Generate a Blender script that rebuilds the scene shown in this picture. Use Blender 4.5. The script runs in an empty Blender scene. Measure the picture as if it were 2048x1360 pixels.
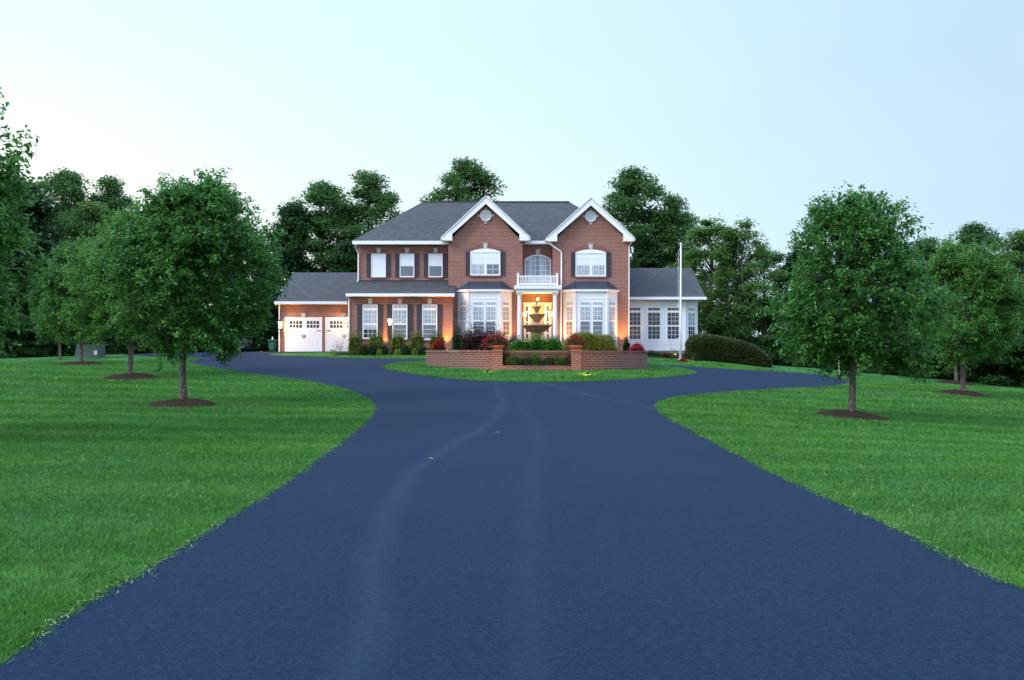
import bpy, math, random
import numpy as np
from mathutils import Vector, Matrix
from mathutils.geometry import delaunay_2d_cdt
random.seed(7); np.random.seed(7)
R = math.radians
scene = bpy.context.scene
col = scene.collection
F = 1900.0; CU = 1024.0; CV = 702.0; ZC = 1.6

# ------------------------------------------------------------------ terrain
PY = [-60, 0, 12, 20, 27, 34, 40, 45, 50, 54, 57, 60, 64, 80, 400]
PZ = [0.0, 0.0, 0.0, .03, .17, .48, .88, 1.02, 1.12, 1.2, 1.38, 1.49, 1.57, 1.58, 1.3]
_gy = np.linspace(-60, 400, 4601)
_gz = np.interp(_gy, PY, PZ)
_k = np.exp(-0.5*(np.arange(-40, 41)*0.1/1.1)**2); _k /= _k.sum()
_gz = np.convolve(np.pad(_gz, 40, mode='edge'), _k, mode='valid')
def sstep(a, b, t):
    t = np.clip((t-a)/(b-a), 0, 1); return t*t*(3-2*t)
def softp(t, w=2.0):
    return 0.5*(t+np.sqrt(t*t+w*w))-0.5*w*0
def terr(x, y):
    x = np.asarray(x, float); y = np.asarray(y, float)
    z = np.interp(y, _gy, _gz)
    zr = 0.07*(softp(x-4.0, 1.6)-softp(-4.0, 1.6))
    zr = np.minimum(zr, 3.2)
    fade = 1-(1-sstep(9, 17, x))*sstep(53, 60, y)
    zr = zr*fade*sstep(8, 22, y)
    zl = 0.016*np.clip(softp(-x-15, 4)-softp(-15, 4), 0, 40)
    und = 0.03*np.sin(x*0.31+1.3)*np.sin(y*0.23+.4)*sstep(6, 10, np.abs(x))
    return z-zr-zl+und
def tz(x, y): return float(terr(x, y))
def ray(u, v, y): return ((u-CU)*y/F, y, ZC+(CV-v)*y/F)
def X(u, Y): return (u-CU)*Y/F
def Z(v, Y): return ZC+(CV-v)*Y/F
def ground_at(u, v):
    ys = np.arange(1.5, 140, 0.05)
    zr = ZC+(CV-v)*ys/F
    g = terr((u-CU)*ys/F, ys)
    hit = np.where(g >= zr)[0]
    i = hit[0] if len(hit) else int(np.argmin(zr-g))
    return ((u-CU)*ys[i]/F, ys[i])

# ------------------------------------------------------------------ tagging
ORG = {}
def tag(o, label=None, cat=None, group=None, kind=None):
    if label: o['label'] = label
    if cat: o['category'] = cat
    if group: o['group'] = group
    if kind: o['kind'] = kind
    return o
def thing(name, loc, label, cat, group=None):
    o = bpy.data.objects.new(name, None); col.objects.link(o)
    o.empty_display_size = 0.3
    o.location = loc; ORG[o.name] = Vector(loc)
    return tag(o, label, cat, group)
def children(o): return [c for c in bpy.data.objects if c.parent is o]
def copy_tree(o, loc, rz=0, sc=1.0, label=None, group=None):
    kids = KIDS.get(o.name, None)
    r = o.copy(); col.objects.link(r); r.location = loc; r.rotation_euler = (0, 0, rz)
    r.scale = (sc, sc, sc) if not isinstance(sc, tuple) else sc
    if label: r['label'] = label
    if group: r['group'] = group
    for ch in list(o.children):
        c = ch.copy(); col.objects.link(c); c.parent = r
        for g in list(ch.children):
            d = g.copy(); col.objects.link(d); d.parent = c
    return r
KIDS = {}

# ------------------------------------------------------------------ mesh builder
class MB:
    def __init__(s): s.v = []; s.f = []; s.m = []
    def add(s, vs, fs, mi=0):
        b = len(s.v); s.v += [tuple(p) for p in vs]
        s.f += [tuple(i+b for i in f) for f in fs]; s.m += [mi]*len(fs); return s
    def box(s, x0, x1, y0, y1, z0, z1, mi=0):
        if x0 > x1: x0, x1 = x1, x0
        if y0 > y1: y0, y1 = y1, y0
        if z0 > z1: z0, z1 = z1, z0
        return s.add([(x0,y0,z0),(x1,y0,z0),(x1,y1,z0),(x0,y1,z0),(x0,y0,z1),(x1,y0,z1),(x1,y1,z1),(x0,y1,z1)],
              [(0,3,2,1),(4,5,6,7),(0,1,5,4),(1,2,6,5),(2,3,7,6),(3,0,4,7)], mi)
    def prism_xz(s, poly, y0, y1, mi=0):   # poly in x,z counterclockwise seen from -y
        n = len(poly)
        vs = [(x, y0, z) for x, z in poly]+[(x, y1, z) for x, z in poly]
        fs = [tuple(range(n)), tuple(range(2*n-1, n-1, -1))]+[((i+1) % n, i, i+n, (i+1) % n+n) for i in range(n)]
        return s.add(vs, fs, mi)
    def prism_xy(s, poly, z0, z1, mi=0):
        n = len(poly)
        vs = [(x, y, z0) for x, y in poly]+[(x, y, z1) for x, y in poly]
        fs = [tuple(range(n-1, -1, -1)), tuple(range(n, 2*n))]+[(i, (i+1) % n, (i+1) % n+n, i+n) for i in range(n)]
        return s.add(vs, fs, mi)
    def beam(s, a, b, w, h, up=(0,0,1), mi=0):
        a = Vector(a); b = Vector(b); d = (b-a).normalized(); up = Vector(up)
        r = d.cross(up).normalized()*(w/2); t = r.cross(d).normalized()*(h/2)
        vs = [a-r-t, a+r-t, a+r+t, a-r+t, b-r-t, b+r-t, b+r+t, b-r+t]
        return s.add(vs, [(0,1,2,3),(7,6,5,4),(0,4,5,1),(1,5,6,2),(2,6,7,3),(3,7,4,0)], mi)
    def tube(s, path, rad, n=8, mi=0, cap=True):
        P = [Vector(p) for p in path]; b = len(s.v); m = len(P)
        if not hasattr(rad, '__len__'): rad = [rad]*m
        ref = Vector((0.31, 0.17, 0.9)).normalized()
        for i, p in enumerate(P):
            d = (P[min(i+1, m-1)]-P[max(i-1, 0)]).normalized()
            if abs(d.dot(ref)) > .97: rr = Vector((1, 0, 0))
            else: rr = ref
            e = d.cross(rr).normalized(); g = d.cross(e)
            for k in range(n):
                a = 2*math.pi*k/n
                s.v.append(tuple(p+(e*math.cos(a)+g*math.sin(a))*rad[i]))
        for i in range(m-1):
            for k in range(n):
                s.f.append((b+i*n+k, b+(i+1)*n+k, b+(i+1)*n+(k+1) % n, b+i*n+(k+1) % n)); s.m.append(mi)
        if cap:
            s.f.append(tuple(b+k for k in range(n))); s.m.append(mi)
            s.f.append(tuple(b+(m-1)*n+k for k in range(n-1, -1, -1))); s.m.append(mi)
        return s
    def lathe(s, prof, c, n=24, mi=0):     # prof (r,z)
        b = len(s.v); m = len(prof)
        for r, z in prof:
            for k in range(n):
                a = 2*math.pi*k/n
                s.v.append((c[0]+r*math.cos(a), c[1]+r*math.sin(a), c[2]+z))
        for i in range(m-1):
            for k in range(n):
                s.f.append((b+i*n+k, b+i*n+(k+1) % n, b+(i+1)*n+(k+1) % n, b+(i+1)*n+k)); s.m.append(mi)
        s.f.append(tuple(b+k for k in range(n-1, -1, -1))); s.m.append(mi)
        s.f.append(tuple(b+(m-1)*n+k for k in range(n))); s.m.append(mi)
        return s
    def build(s, name, mat, parent=None, smooth=False, bevel=0):
        me = bpy.data.meshes.new(name)
        org = Vector((0,0,0))
        if parent is not None: org = ORG.get(parent.name, org)
        vs = [(a-org.x, b-org.y, c-org.z) for a, b, c in s.v]
        me.from_pydata(vs, [], s.f); me.update()
        mats = mat if isinstance(mat, (list, tuple)) else [mat]
        for m in mats: me.materials.append(m)
        if len(mats) > 1: me.polygons.foreach_set('material_index', s.m)
        if smooth: me.polygons.foreach_set('use_smooth', [True]*len(s.f))
        o = bpy.data.objects.new(name, me); col.objects.link(o)
        if parent is not None: o.parent = parent; ORG[o.name] = org
        if bevel:
            b = o.modifiers.new('bevel', 'BEVEL'); b.width = bevel; b.segments = 2; b.limit_method = 'ANGLE'
        return o
def np_mesh(name, verts, faces, mats, parent=None, midx=None, nv=4):
    me = bpy.data.meshes.new(name)
    verts = np.ascontiguousarray(verts, dtype=np.float32).reshape(-1, 3)
    faces = np.ascontiguousarray(faces, dtype=np.int32).reshape(-1, nv)
    me.vertices.add(len(verts)); me.vertices.foreach_set('co', verts.ravel())
    me.loops.add(faces.size); me.loops.foreach_set('vertex_index', faces.ravel())
    me.polygons.add(len(faces))
    me.polygons.foreach_set('loop_start', np.arange(0, faces.size, nv, dtype=np.int32))
    me.polygons.foreach_set('loop_total', np.full(len(faces), nv, dtype=np.int32))
    for m in (mats if isinstance(mats, (list, tuple)) else [mats]): me.materials.append(m)
    if midx is not None: me.polygons.foreach_set('material_index', np.asarray(midx, dtype=np.int32))
    me.update(calc_edges=True); me.validate()
    o = bpy.data.objects.new(name, me); col.objects.link(o)
    if parent is not None: o.parent = parent
    return o

# ------------------------------------------------------------------ materials
def mat(name, color=(.5,.5,.5), rough=.7, spec=.3, metal=0, emit=None, estr=0):
    m = bpy.data.materials.new(name); m.use_nodes = True
    b = m.node_tree.nodes['Principled BSDF']
    b.inputs['Base Color'].default_value = (*color, 1); b.inputs['Roughness'].default_value = rough
    b.inputs['Specular IOR Level'].default_value = spec; b.inputs['Metallic'].default_value = metal
    if emit: b.inputs['Emission Color'].default_value = (*emit, 1); b.inputs['Emission Strength'].default_value = estr
    return m
class NT:
    def __init__(s, m): s.t = m.node_tree; s.n = s.t.nodes; s.l = s.t.links; s.b = s.n.get('Principled BSDF')
    def new(s, typ, **kw):
        nd = s.n.new(typ)
        for k, v in kw.items(): setattr(nd, k, v)
        return nd
    def set(s, nd, i, v):
        if hasattr(v, 'is_output') or isinstance(v, bpy.types.NodeSocket): s.l.new(v, nd.inputs[i])
        else: nd.inputs[i].default_value = v
    def math(s, op, a, b=0.0, c=None):
        nd = s.new('ShaderNodeMath', operation=op); s.set(nd, 0, a); s.set(nd, 1, b)
        if c is not None: s.set(nd, 2, c)
        return nd.outputs[0]
    def noise(s, vec, scale, detail=4, rough=.6, dist=0):
        nd = s.new('ShaderNodeTexNoise'); nd.inputs['Scale'].default_value = scale
        nd.inputs['Detail'].default_value = detail; nd.inputs['Roughness'].default_value = rough
        nd.inputs['Distortion'].default_value = dist
        if vec is not None: s.l.new(vec, nd.inputs['Vector'])
        return nd.outputs['Fac']
    def ramp(s, fac, stops):
        nd = s.new('ShaderNodeValToRGB'); cr = nd.color_ramp
        while len(cr.elements) < len(stops): cr.elements.new(.5)
        for e, (p, c) in zip(cr.elements, stops): e.position = p; e.color = (*c, 1) if len(c) == 3 else c
        s.l.new(fac, nd.inputs[0]); return nd.outputs[0]
    def mix(s, fac, a, b, bt='MIX'):
        nd = s.new('ShaderNodeMix', data_type='RGBA', blend_type=bt)
        s.set(nd, 0, fac)
        for i, v in ((6, a), (7, b)):
            if isinstance(v, bpy.types.NodeSocket): s.l.new(v, nd.inputs[i])
            else: nd.inputs[i].default_value = (*v, 1)
        return nd.outputs[2]
    def obj(s): return s.new('ShaderNodeTexCoord').outputs['Object']
    def geo(s): return s.new('ShaderNodeNewGeometry')
    def comb(s, x, y, z):
        nd = s.new('ShaderNodeCombineXYZ'); s.set(nd, 0, x); s.set(nd, 1, y); s.set(nd, 2, z); return nd.outputs[0]
    def sep(s, v):
        nd = s.new('ShaderNodeSeparateXYZ'); s.l.new(v, nd.inputs[0]); return nd.outputs
    def scale(s, v, k):
        nd = s.new('ShaderNodeMapping'); s.l.new(v, nd.inputs[0]); nd.inputs['Scale'].default_value = k; return nd.outputs[0]
    def bump(s, h, strength=.3, dist=.02):
        nd = s.new('ShaderNodeBump'); nd.inputs['Strength'].default_value = strength
        nd.inputs['Distance'].default_value = dist; s.l.new(h, nd.inputs['Height'])
        s.l.new(nd.outputs[0], s.b.inputs['Normal'])
    def base(s, c): s.l.new(c, s.b.inputs['Base Color'])

def brick_mat(name, c1, c2, mortar, bw=.215, rh=.078, ms=.010, radial=None):
    m = mat(name, rough=.85, spec=.15); t = NT(m)
    p = t.sep(t.obj() if radial else t.geo().outputs['Position'])
    if radial:
        a = t.math('ARCTAN2', p[0], p[1]); hx = t.math('MULTIPLY', a, radial)
    else: hx = t.math('ADD', p[0], p[1])
    v = t.comb(hx, p[2], 0.0)
    bk = t.new('ShaderNodeTexBrick'); t.l.new(v, bk.inputs['Vector'])
    bk.inputs['Color1'].default_value = (*c1, 1); bk.inputs['Color2'].default_value = (*c2, 1)
    bk.inputs['Mortar'].default_value = (*mortar, 1); bk.inputs['Scale'].default_value = 1
    bk.inputs['Mortar Size'].default_value = ms; bk.inputs['Mortar Smooth'].default_value = .2
    bk.inputs['Bias'].default_value = -.15
    bk.inputs['Brick Width'].default_value = bw; bk.inputs['Row Height'].default_value = rh
    n = t.noise(v, 2.2, 5); n2 = t.noise(v, 14, 2)
    c = t.mix(t.math('MULTIPLY', n, .55), bk.outputs['Color'], (c1[0]*.55, c1[1]*.55, c1[2]*.6))
    c = t.mix(t.math('MULTIPLY', n2, .30), c, (.42, .25, .2))
    t.base(c); t.bump(bk.outputs['Fac'], -.4, .01)
    return m
def shingle_mat(name, base):
    m = mat(name, rough=.9, spec=.15); t = NT(m)
    p = t.sep(t.geo().outputs['Position'])
    v = t.comb(p[0], t.math('ADD', p[2], t.math('MULTIPLY', p[1], .35)), 0.0)
    bk = t.new('ShaderNodeTexBrick'); t.l.new(v, bk.inputs['Vector'])
    b = base
    bk.inputs['Color1'].default_value = (b[0]*1.25, b[1]*1.25, b[2]*1.25, 1); bk.inputs['Color2'].default_value = (b[0]*.7, b[1]*.7, b[2]*.72, 1)
    bk.inputs['Mortar'].default_value = (b[0]*.45, b[1]*.45, b[2]*.5, 1)
    bk.inputs['Mortar Size'].default_value = .012; bk.inputs['Brick Width'].default_value = .3; bk.inputs['Row Height'].default_value = .14
    bk.inputs['Scale'].default_value = 1
    n = t.noise(v, 5, 6); n2 = t.noise(v, .7, 3)
    c = t.mix(t.math('MULTIPLY', n, .5), bk.outputs['Color'], (b[0]*1.5, b[1]*1.4, b[2]*1.2))
    c = t.mix(t.math('MULTIPLY', n2, .3), c, (b[0]*.6, b[1]*.65, b[2]*.75))
    t.base(c); t.bump(bk.outputs['Fac'], -.5, .02); return m
def paint(name, c, rough=.5, spec=.3, amt=.08, sc=3):
    m = mat(name, c, rough, spec); t = NT(m)
    n = t.noise(t.geo().outputs['Position'], sc, 6)
    t.base(t.mix(t.math('MULTIPLY', n, amt*2), c, tuple(k*.7 for k in c))); return m
def leaf_mat(name, cs, trans=.35, rough=.45, spec=.25, vary=None):
    m = mat(name, cs[0], rough, spec); t = NT(m)
    g = t.geo(); rnd = g.outputs['Random Per Island']
    n = len(cs); c = t.ramp(rnd, [(i/(n-1) if n > 1 else 0, k) for i, k in enumerate(cs)])
    nz = t.noise(g.outputs['Position'], .9 if vary is None else vary, 3)
    c = t.mix(t.math('MULTIPLY', nz, .45), c, tuple(k*1.5 for k in cs[-1]))
    t.base(c)
    tr = t.new('ShaderNodeBsdfTranslucent'); t.l.new(c, tr.inputs[0])
    mx = t.new('ShaderNodeMixShader'); mx.inputs[0].default_value = trans
    t.l.new(t.b.outputs[0], mx.inputs[1]); t.l.new(tr.outputs[0], mx.inputs[2])
    t.l.new(mx.outputs[0], t.n['Material Output'].inputs[0]); return m

M = {}
M['brick'] = brick_mat('brick', (.27,.072,.045), (.12,.035,.027), (.46,.35,.30), bw=.23, rh=.086, ms=.013)
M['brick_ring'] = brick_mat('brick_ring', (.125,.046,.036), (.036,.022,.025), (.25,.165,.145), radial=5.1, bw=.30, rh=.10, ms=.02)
M['brick_old'] = brick_mat('brick_old', (.17,.060,.045), (.08,.034,.032), (.28,.20,.17), bw=.21, rh=.095, ms=.016)
M['brick_cap'] = brick_mat('brick_cap', (.17,.072,.055), (.11,.05,.042), (.22,.17,.15), bw=.09, rh=.3, ms=.012)
M['brick_arch'] = brick_mat('brick_arch', (.25,.07,.05), (.19,.055,.04), (.27,.17,.14), bw=.08, rh=.24)
M['roof'] = shingle_mat('roof', (.072,.075,.078))
M['metal_roof'] = paint('metal_roof', (.035,.042,.06), .45, .4)
M['white'] = paint('white_trim', (.80,.80,.81), .5, .3, .05)
M['white_panel'] = paint('white_panel', (.74,.75,.77), .55, .3, .06)
M['vinyl'] = paint('vinyl', (.72,.73,.75), .5, .3, .05)
M['stone'] = paint('stone', (.55,.53,.50), .8, .2, .2, 8)
M['shutter'] = paint('shutter', (.055,.05,.06), .6, .3, .1)
M['black'] = mat('black_metal', (.02,.02,.022), .45, .4)
M['flash'] = mat('flashing', (.03,.035,.05), .5, .4)
M['concrete'] = paint('foundation', (.25,.24,.23), .9, .1, .2, 5)
def pane(name, c, folds=0, hor=0, rough=.12, c2=None):
    m = mat(name, c, rough, .5); t = NT(m); p = t.sep(t.geo().outputs['Position'])
    w = t.math('SINE', t.math('MULTIPLY', p[0] if folds else p[2], float(folds or hor)))
    nz = t.noise(t.geo().outputs['Position'], 2.0, 3)
    w = t.math('MULTIPLY', t.math('ADD', w, 1.0), t.math('MULTIPLY', nz, .8))
    t.base(t.mix(w, c, c2 or tuple(k*.55 for k in c))); return m
M['blind'] = pane('window_blind', (.78,.82,.86), hor=80, c2=(.66,.71,.76))
M['curtain'] = pane('window_curtain', (.46,.51,.55), folds=34, c2=(.22,.27,.31))
M['screen'] = pane('window_screen', (.16,.18,.21), hor=80, c2=(.12,.14,.17), rough=.4)
M['dark_glass'] = pane('dark_glass', (.014,.018,.028), folds=14, c2=(.05,.06,.075))
M['brown_curtain'] = pane('brown_curtain', (.25,.19,.17), folds=50, c2=(.18,.14,.13), rough=.4)
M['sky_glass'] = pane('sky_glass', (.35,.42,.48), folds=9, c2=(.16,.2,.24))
M['lit_room'] = mat('lit_room', (.5,.3,.1), .5, .3, emit=(1,.6,.2), estr=1.2)
M['door_paint'] = paint('door_paint', (.42,.38,.26), .5, .3, .1)
M['bulb'] = mat('lamp_glass', (1,.8,.5), .4, .3, emit=(1,.62,.22), estr=14)
M['fountain'] = paint('fountain_stone', (.46,.27,.17), .85, .2, .6, 9)
M['terracotta'] = paint('terracotta', (.36,.15,.10), .8, .2, .3, 9)
M['bark'] = mat('bark', rough=.9, spec=.1); t = NT(M['bark'])
v = t.scale(t.geo().outputs['Position'], (1,1,.35)); n = t.noise(v, 22, 5)
t.base(t.ramp(n, [(.3,(.035,.03,.026)), (.55,(.12,.105,.095)), (.75,(.22,.2,.185))])); t.bump(n, .5, .02)
M['bark_pale'] = mat('bark_pale', rough=.9, spec=.1); t = NT(M['bark_pale'])
v = t.scale(t.geo().outputs['Position'], (1,1,.3)); n = t.noise(v, 12, 5)
t.base(t.ramp(n, [(.3,(.05,.045,.04)), (.6,(.13,.12,.11))]))
M['mulch'] = mat('mulch', rough=.95, spec=.1); t = NT(M['mulch'])
n = t.noise(t.geo().outputs['Position'], 26, 6); n3 = t.noise(t.geo().outputs['Position'], 3, 3)
t.base(t.mix(n3, t.ramp(n, [(.3,(.018,.011,.009)), (.6,(.065,.036,.026)), (.8,(.12,.075,.055))]), (.04,.024,.02))); t.bump(n, .9, .05)

# lawn colour shared by the lawn sheet and the blades
def lawn_col(t):
    P = t.geo().outputs['Position']; p = t.sep(P)
    wob = t.noise(P, .18, 3)
    dx = t.math('SUBTRACT', p[0], 0.0); dy = t.math('SUBTRACT', p[1], 58.0)
    rr = t.math('SQRT', t.math('ADD', t.math('MULTIPLY', t.math('MULTIPLY', dx, dx), .55), t.math('MULTIPLY', dy, dy)))
    w = t.math('SINE', t.math('MULTIPLY', t.math('ADD', rr, t.math('MULTIPLY', wob, 2.2)), 2.9))
    big = t.noise(P, .35, 5); med = t.noise(P, 2.6, 4); fine = t.noise(t.scale(P, (1,1,1)), 16, 4)
    s = t.math('ADD', t.math('MULTIPLY', w, t.math('MULTIPLY', t.noise(P, .12, 2), .16)), t.math('ADD', t.math('MULTIPLY', big, .45), t.math('MULTIPLY', med, .55)))
    c = t.ramp(s, [(.38,(.038,.145,.026)), (.52,(.090,.255,.052)), (.66,(.175,.385,.105))])
    hue = t.noise(P, .28, 4); hue = t.math('MULTIPLY', t.math('MAXIMUM', t.math('SUBTRACT', hue, .42), 0.0), 3.2); hue = t.math('MINIMUM', hue, .8)
    c = t.mix(hue, c, (.055,.19,.085)); mo = t.noise(P, 6.5, 3, .7); mo = t.math('MULTIPLY', t.math('MAXIMUM', t.math('SUBTRACT', mo, .45), 0.0), 3.0); c = t.mix(t.math('MINIMUM', mo, .75), c, (.018,.075,.014))
    return t.mix(t.math('MULTIPLY', fine, .5), c, (.04,.14,.018)), fine
M['lawn'] = mat('lawn', rough=.9, spec=.08); t = NT(M['lawn'])
c, fn = lawn_col(t); c = t.mix(.35, c, (.025,.085,.018)); t.base(c)
fb = t.noise(t.geo().outputs['Position'], 40, 4, .75); t.bump(fb, .8, .05)
M['blade'] = mat('grass_blade', rough=.75, spec=.04); t = NT(M['blade'])
c, fn = lawn_col(t); rnd = t.geo().outputs['Random Per Island']
c = t.mix(t.math('MULTIPLY', rnd, .6), c, (.13,.33,.055))
dry = t.math('GREATER_THAN', rnd, .992); c = t.mix(dry, c, (.34,.33,.18))
t.base(c)
tr = t.new('ShaderNodeBsdfTranslucent'); t.l.new(c, tr.inputs[0]); mx = t.new('ShaderNodeMixShader'); mx.inputs[0].default_value = .4
t.l.new(t.b.outputs[0], mx.inputs[1]); t.l.new(tr.outputs[0], mx.inputs[2]); t.l.new(mx.outputs[0], t.n['Material Output'].inputs[0])

M['asphalt'] = mat('asphalt', rough=.85, spec=.09); t = NT(M['asphalt'])
P = t.geo().outputs['Position']; p = t.sep(P)
def curve(ys, xs):
    y01 = t.math('DIVIDE', p[1], 40.0)
    fc = t.new('ShaderNodeFloatCurve'); t.l.new(y01, fc.inputs['Value'])
    cv = fc.mapping.curves[0]; pts = [(a/40, (b+8)/16) for a, b in zip(ys, xs)]
    while len(cv.points) < len(pts): cv.points.new(.5, .5)
    for q, pt in zip(cv.points, pts): q.location = pt
    fc.mapping.update(); return t.math('SUBTRACT', t.math('MULTIPLY', fc.outputs[0], 16.0), 8.0)
wn = t.noise(P, .55, 2); wn2 = t.noise(P, 2.5, 5)
def streak(ys, xs, w, amp):
    cx = curve(ys, xs)
    d = t.math('ABSOLUTE', t.math('SUBTRACT', t.math('ADD', p[0], t.math('MULTIPLY', t.math('SUBTRACT', wn, .5), w*1.6)), cx))
    k = t.math('SUBTRACT', 1.0, t.math('DIVIDE', d, w)); k = t.math('MAXIMUM', k, 0.0)
    return t.math('MULTIPLY', t.math('MULTIPLY', k, t.math('ADD', wn2, .1)), amp)
s1 = streak([0, 4.7, 6.5, 9, 14, 20, 27, 36], [-.8,-.78,-.95,-1.2,-1.2,-.5,-.3,-.9], .2, .26)
s2 = streak([0, 5, 8, 12, 18, 26, 30, 36], [.1,.1,.15,.25,.5,.3,.6,1.2], .18, .13)
s3 = streak([0, 22, 24, 27, 30, 33, 36, 40], [5.5, 5.0, 4.2, 3.0, 2.0, 1.2, .4, 0], .2, .36)
s = t.math('ADD', t.math('ADD', s1, s2), s3)
fine = t.noise(P, 34, 6, .85); mid = t.noise(P, 9, 4); bigp = t.noise(P, .3, 4)
c = t.ramp(fine, [(.30,(.002,.0065,.016)), (.5,(.0095,.0235,.049)), (.70,(.034,.062,.108))])
c = t.mix(t.math('MULTIPLY', mid, .3), c, (.011,.028,.058)); c = t.mix(t.math('MULTIPLY', bigp, .7), c, (.0065,.0145,.034))
c = t.mix(s, c, (.055,.085,.125)); sp = t.noise(P, 75, 2, .6); c = t.mix(t.math('MULTIPLY', t.math('GREATER_THAN', sp, .70), .35), c, (.12,.14,.17)); t.base(c); t.bump(fine, .35, .012)

M['straw'] = mat('straw', (.30,.33,.16), .8, .1)
# ------------------------------------------------------------------ outlines
def px(l): return [ground_at(u, v) for u, v in l]
left_edge = px([(38,1315),(95,1262),(152,1226),(232,1178),(338,1115),(450,1040),(560,975),(640,915),(690,878),(725,850),(743,830),(745,815),(735,801),(710,787),(670,775),(620,765),(560,757),(500,749),(440,740),(400,733),(370,727)])
right_low = px([(1700,768),(1685,772),(1640,776),(1560,779),(1480,784),(1400,791),(1350,797),(1322,804),(1315,814),(1330,832),(1380,860),(1450,897),(1560,955),(1700,1018),(1850,1090),(2030,1178)])
def perp_ext(a, b, y):  # extend line b->a to a given y
    k = (y-a[1])/(a[1]-b[1]); return (a[0]+(a[0]-b[0])*k, y)
le0 = perp_ext(left_edge[0], left_edge[3], -14); re0 = perp_ext(right_low[-1], right_low[-4], -14)
upper_right = px([(1312,730),(1365,732.5),(1421,737),(1495,741),(1560,744),(1640,750),(1685,757),(1701,763)])
drive = [le0]+left_edge+[(-17.6,53.5),(-21.5,57),(-25,61),(-26.5,66),(-26,73.5),(-16.4,73.5),(-16.4,65.93),(-9.6,65.93),(-9.7,63.4),(-12.4,62.6),(-14.6,60.5),(-15.2,58.5),(-14.4,56.9),(-12.6,55.4),(-10.2,53.6),(-7.5,52.3),(-4.8,51.6),(-1.5,52.6),(1.5,53.0),(4.5,52.2)]+upper_right+right_low+[re0]
isl_front = px([(762,735),(800,745),(870,755),(960,763),(1075,766),(1180,764),(1280,758),(1350,753),(1385,748)])
isl_back = px([(1388,745),(1370,740),(1340,735)])
island = isl_front+isl_back+[(6.9,45.5),(6.2,47.3),(4.4,49.2),(1.9,50.1),(-.8,49.9),(-3.0,48.8),(-4.6,46.9),(-5.4,44.4)]
print('DRIVE', [(round(a,1), round(b,1)) for a, b in drive]); print('ISL', [(round(a,1), round(b,1)) for a, b in island])
def resample(poly, step):
    out = []
    for i in range(len(poly)):
        a = np.array(poly[i]); b = np.array(poly[(i+1) % len(poly)]); n = max(1, int(np.linalg.norm(b-a)/step))
        for k in range(n): out.append(tuple(a+(b-a)*k/n))
    return out
def smoothp(poly, it=2):
    for _ in range(it):
        out = []
        for i in range(len(poly)):
            a = poly[i]; b = poly[(i+1) % len(poly)]
            out.append((a[0]*.75+b[0]*.25, a[1]*.75+b[1]*.25)); out.append((a[0]*.25+b[0]*.75, a[1]*.25+b[1]*.75))
        poly = out
    return poly
def inpoly(pts, poly):
    x = pts[:, 0]; y = pts[:, 1]; r = np.zeros(len(pts), bool); P = np.array(poly); Q = np.roll(P, -1, 0)
    for (x0, y0), (x1, y1) in zip(P, Q):
        if y0 == y1: continue
        r ^= ((y0 > y) != (y1 > y)) & (x < (x1-x0)*(y-y0)/(y1-y0)+x0)
    return r
islS = smoothp(island, 2)
def sheet(name, poly, holes, dz, m, grid, zf=None, skirt=0, parent=None):
    poly = resample(poly, grid); hs = [resample(h, grid) for h in holes]
    A = np.array(poly); pts = [tuple(p) for p in poly]; edges = [(i, (i+1) % len(poly)) for i in range(len(poly))]
    for h in hs:
        b = len(pts); pts += h; edges += [(b+i, b+(i+1) % len(h)) for i in range(len(h))]
    gx, gy = np.meshgrid(np.arange(A[:,0].min(), A[:,0].max(), grid), np.arange(A[:,1].min(), A[:,1].max(), grid))
    g = np.stack([gx.ravel(), gy.ravel()], 1)
    k = inpoly(g, poly)
    for h in hs: k &= ~inpoly(g, h)
    pts += [tuple(q) for q in g[k]]
    vs, es, fs, *_ = delaunay_2d_cdt([Vector(p) for p in pts], edges, [], 0, 1e-4)
    V = np.array([(a.x, a.y) for a in vs]); C = np.array([V[list(f)].mean(0) for f in fs])
    ok = inpoly(C, poly)
    for h in hs: ok &= ~inpoly(C, h)
    mb = MB(); zz = (zf or terr)(V[:,0], V[:,1])+dz
    mb.v = [(a, b, c) for (a, b), c in zip(V, zz)]; mb.f = [tuple(f) for f, o in zip(fs, ok) if o]; mb.m = [0]*len(mb.f)
    return mb.build(name, m, parent, smooth=True)
# lawn sheet
xs = np.concatenate([np.linspace(-420,-60,16), np.arange(-56,-36,2), np.arange(-36,40,.5), np.arange(40,60,2), np.linspace(64,420,16)])
ys = np.concatenate([np.linspace(-200,-12,12), np.arange(-10,74,.5), np.arange(74,110,3), np.linspace(115,620,16)])
gx, gy = np.meshgrid(xs, ys); gz = terr(gx, gy)
nx = len(xs); ny = len(ys); idx = np.arange(nx*ny).reshape(ny, nx)
fc = np.stack([idx[:-1,:-1], idx[:-1,1:], idx[1:,1:], idx[1:,:-1]], -1).reshape(-1, 4)
lawn = np_mesh('ground', np.stack([gx, gy, gz], -1).reshape(-1, 3), fc, M['lawn'])
lawn.data.polygons.foreach_set('use_smooth', [True]*len(lawn.data.polygons)); tag(lawn, 'wide mown green lawn rising gently towards the brick house', 'lawn', kind='structure')
dr = sheet('driveway', drive, [islS], .02, M['asphalt'], .5); tag(dr, 'dark blue grey asphalt driveway looping round the brick planter', 'driveway', kind='structure')

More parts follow.
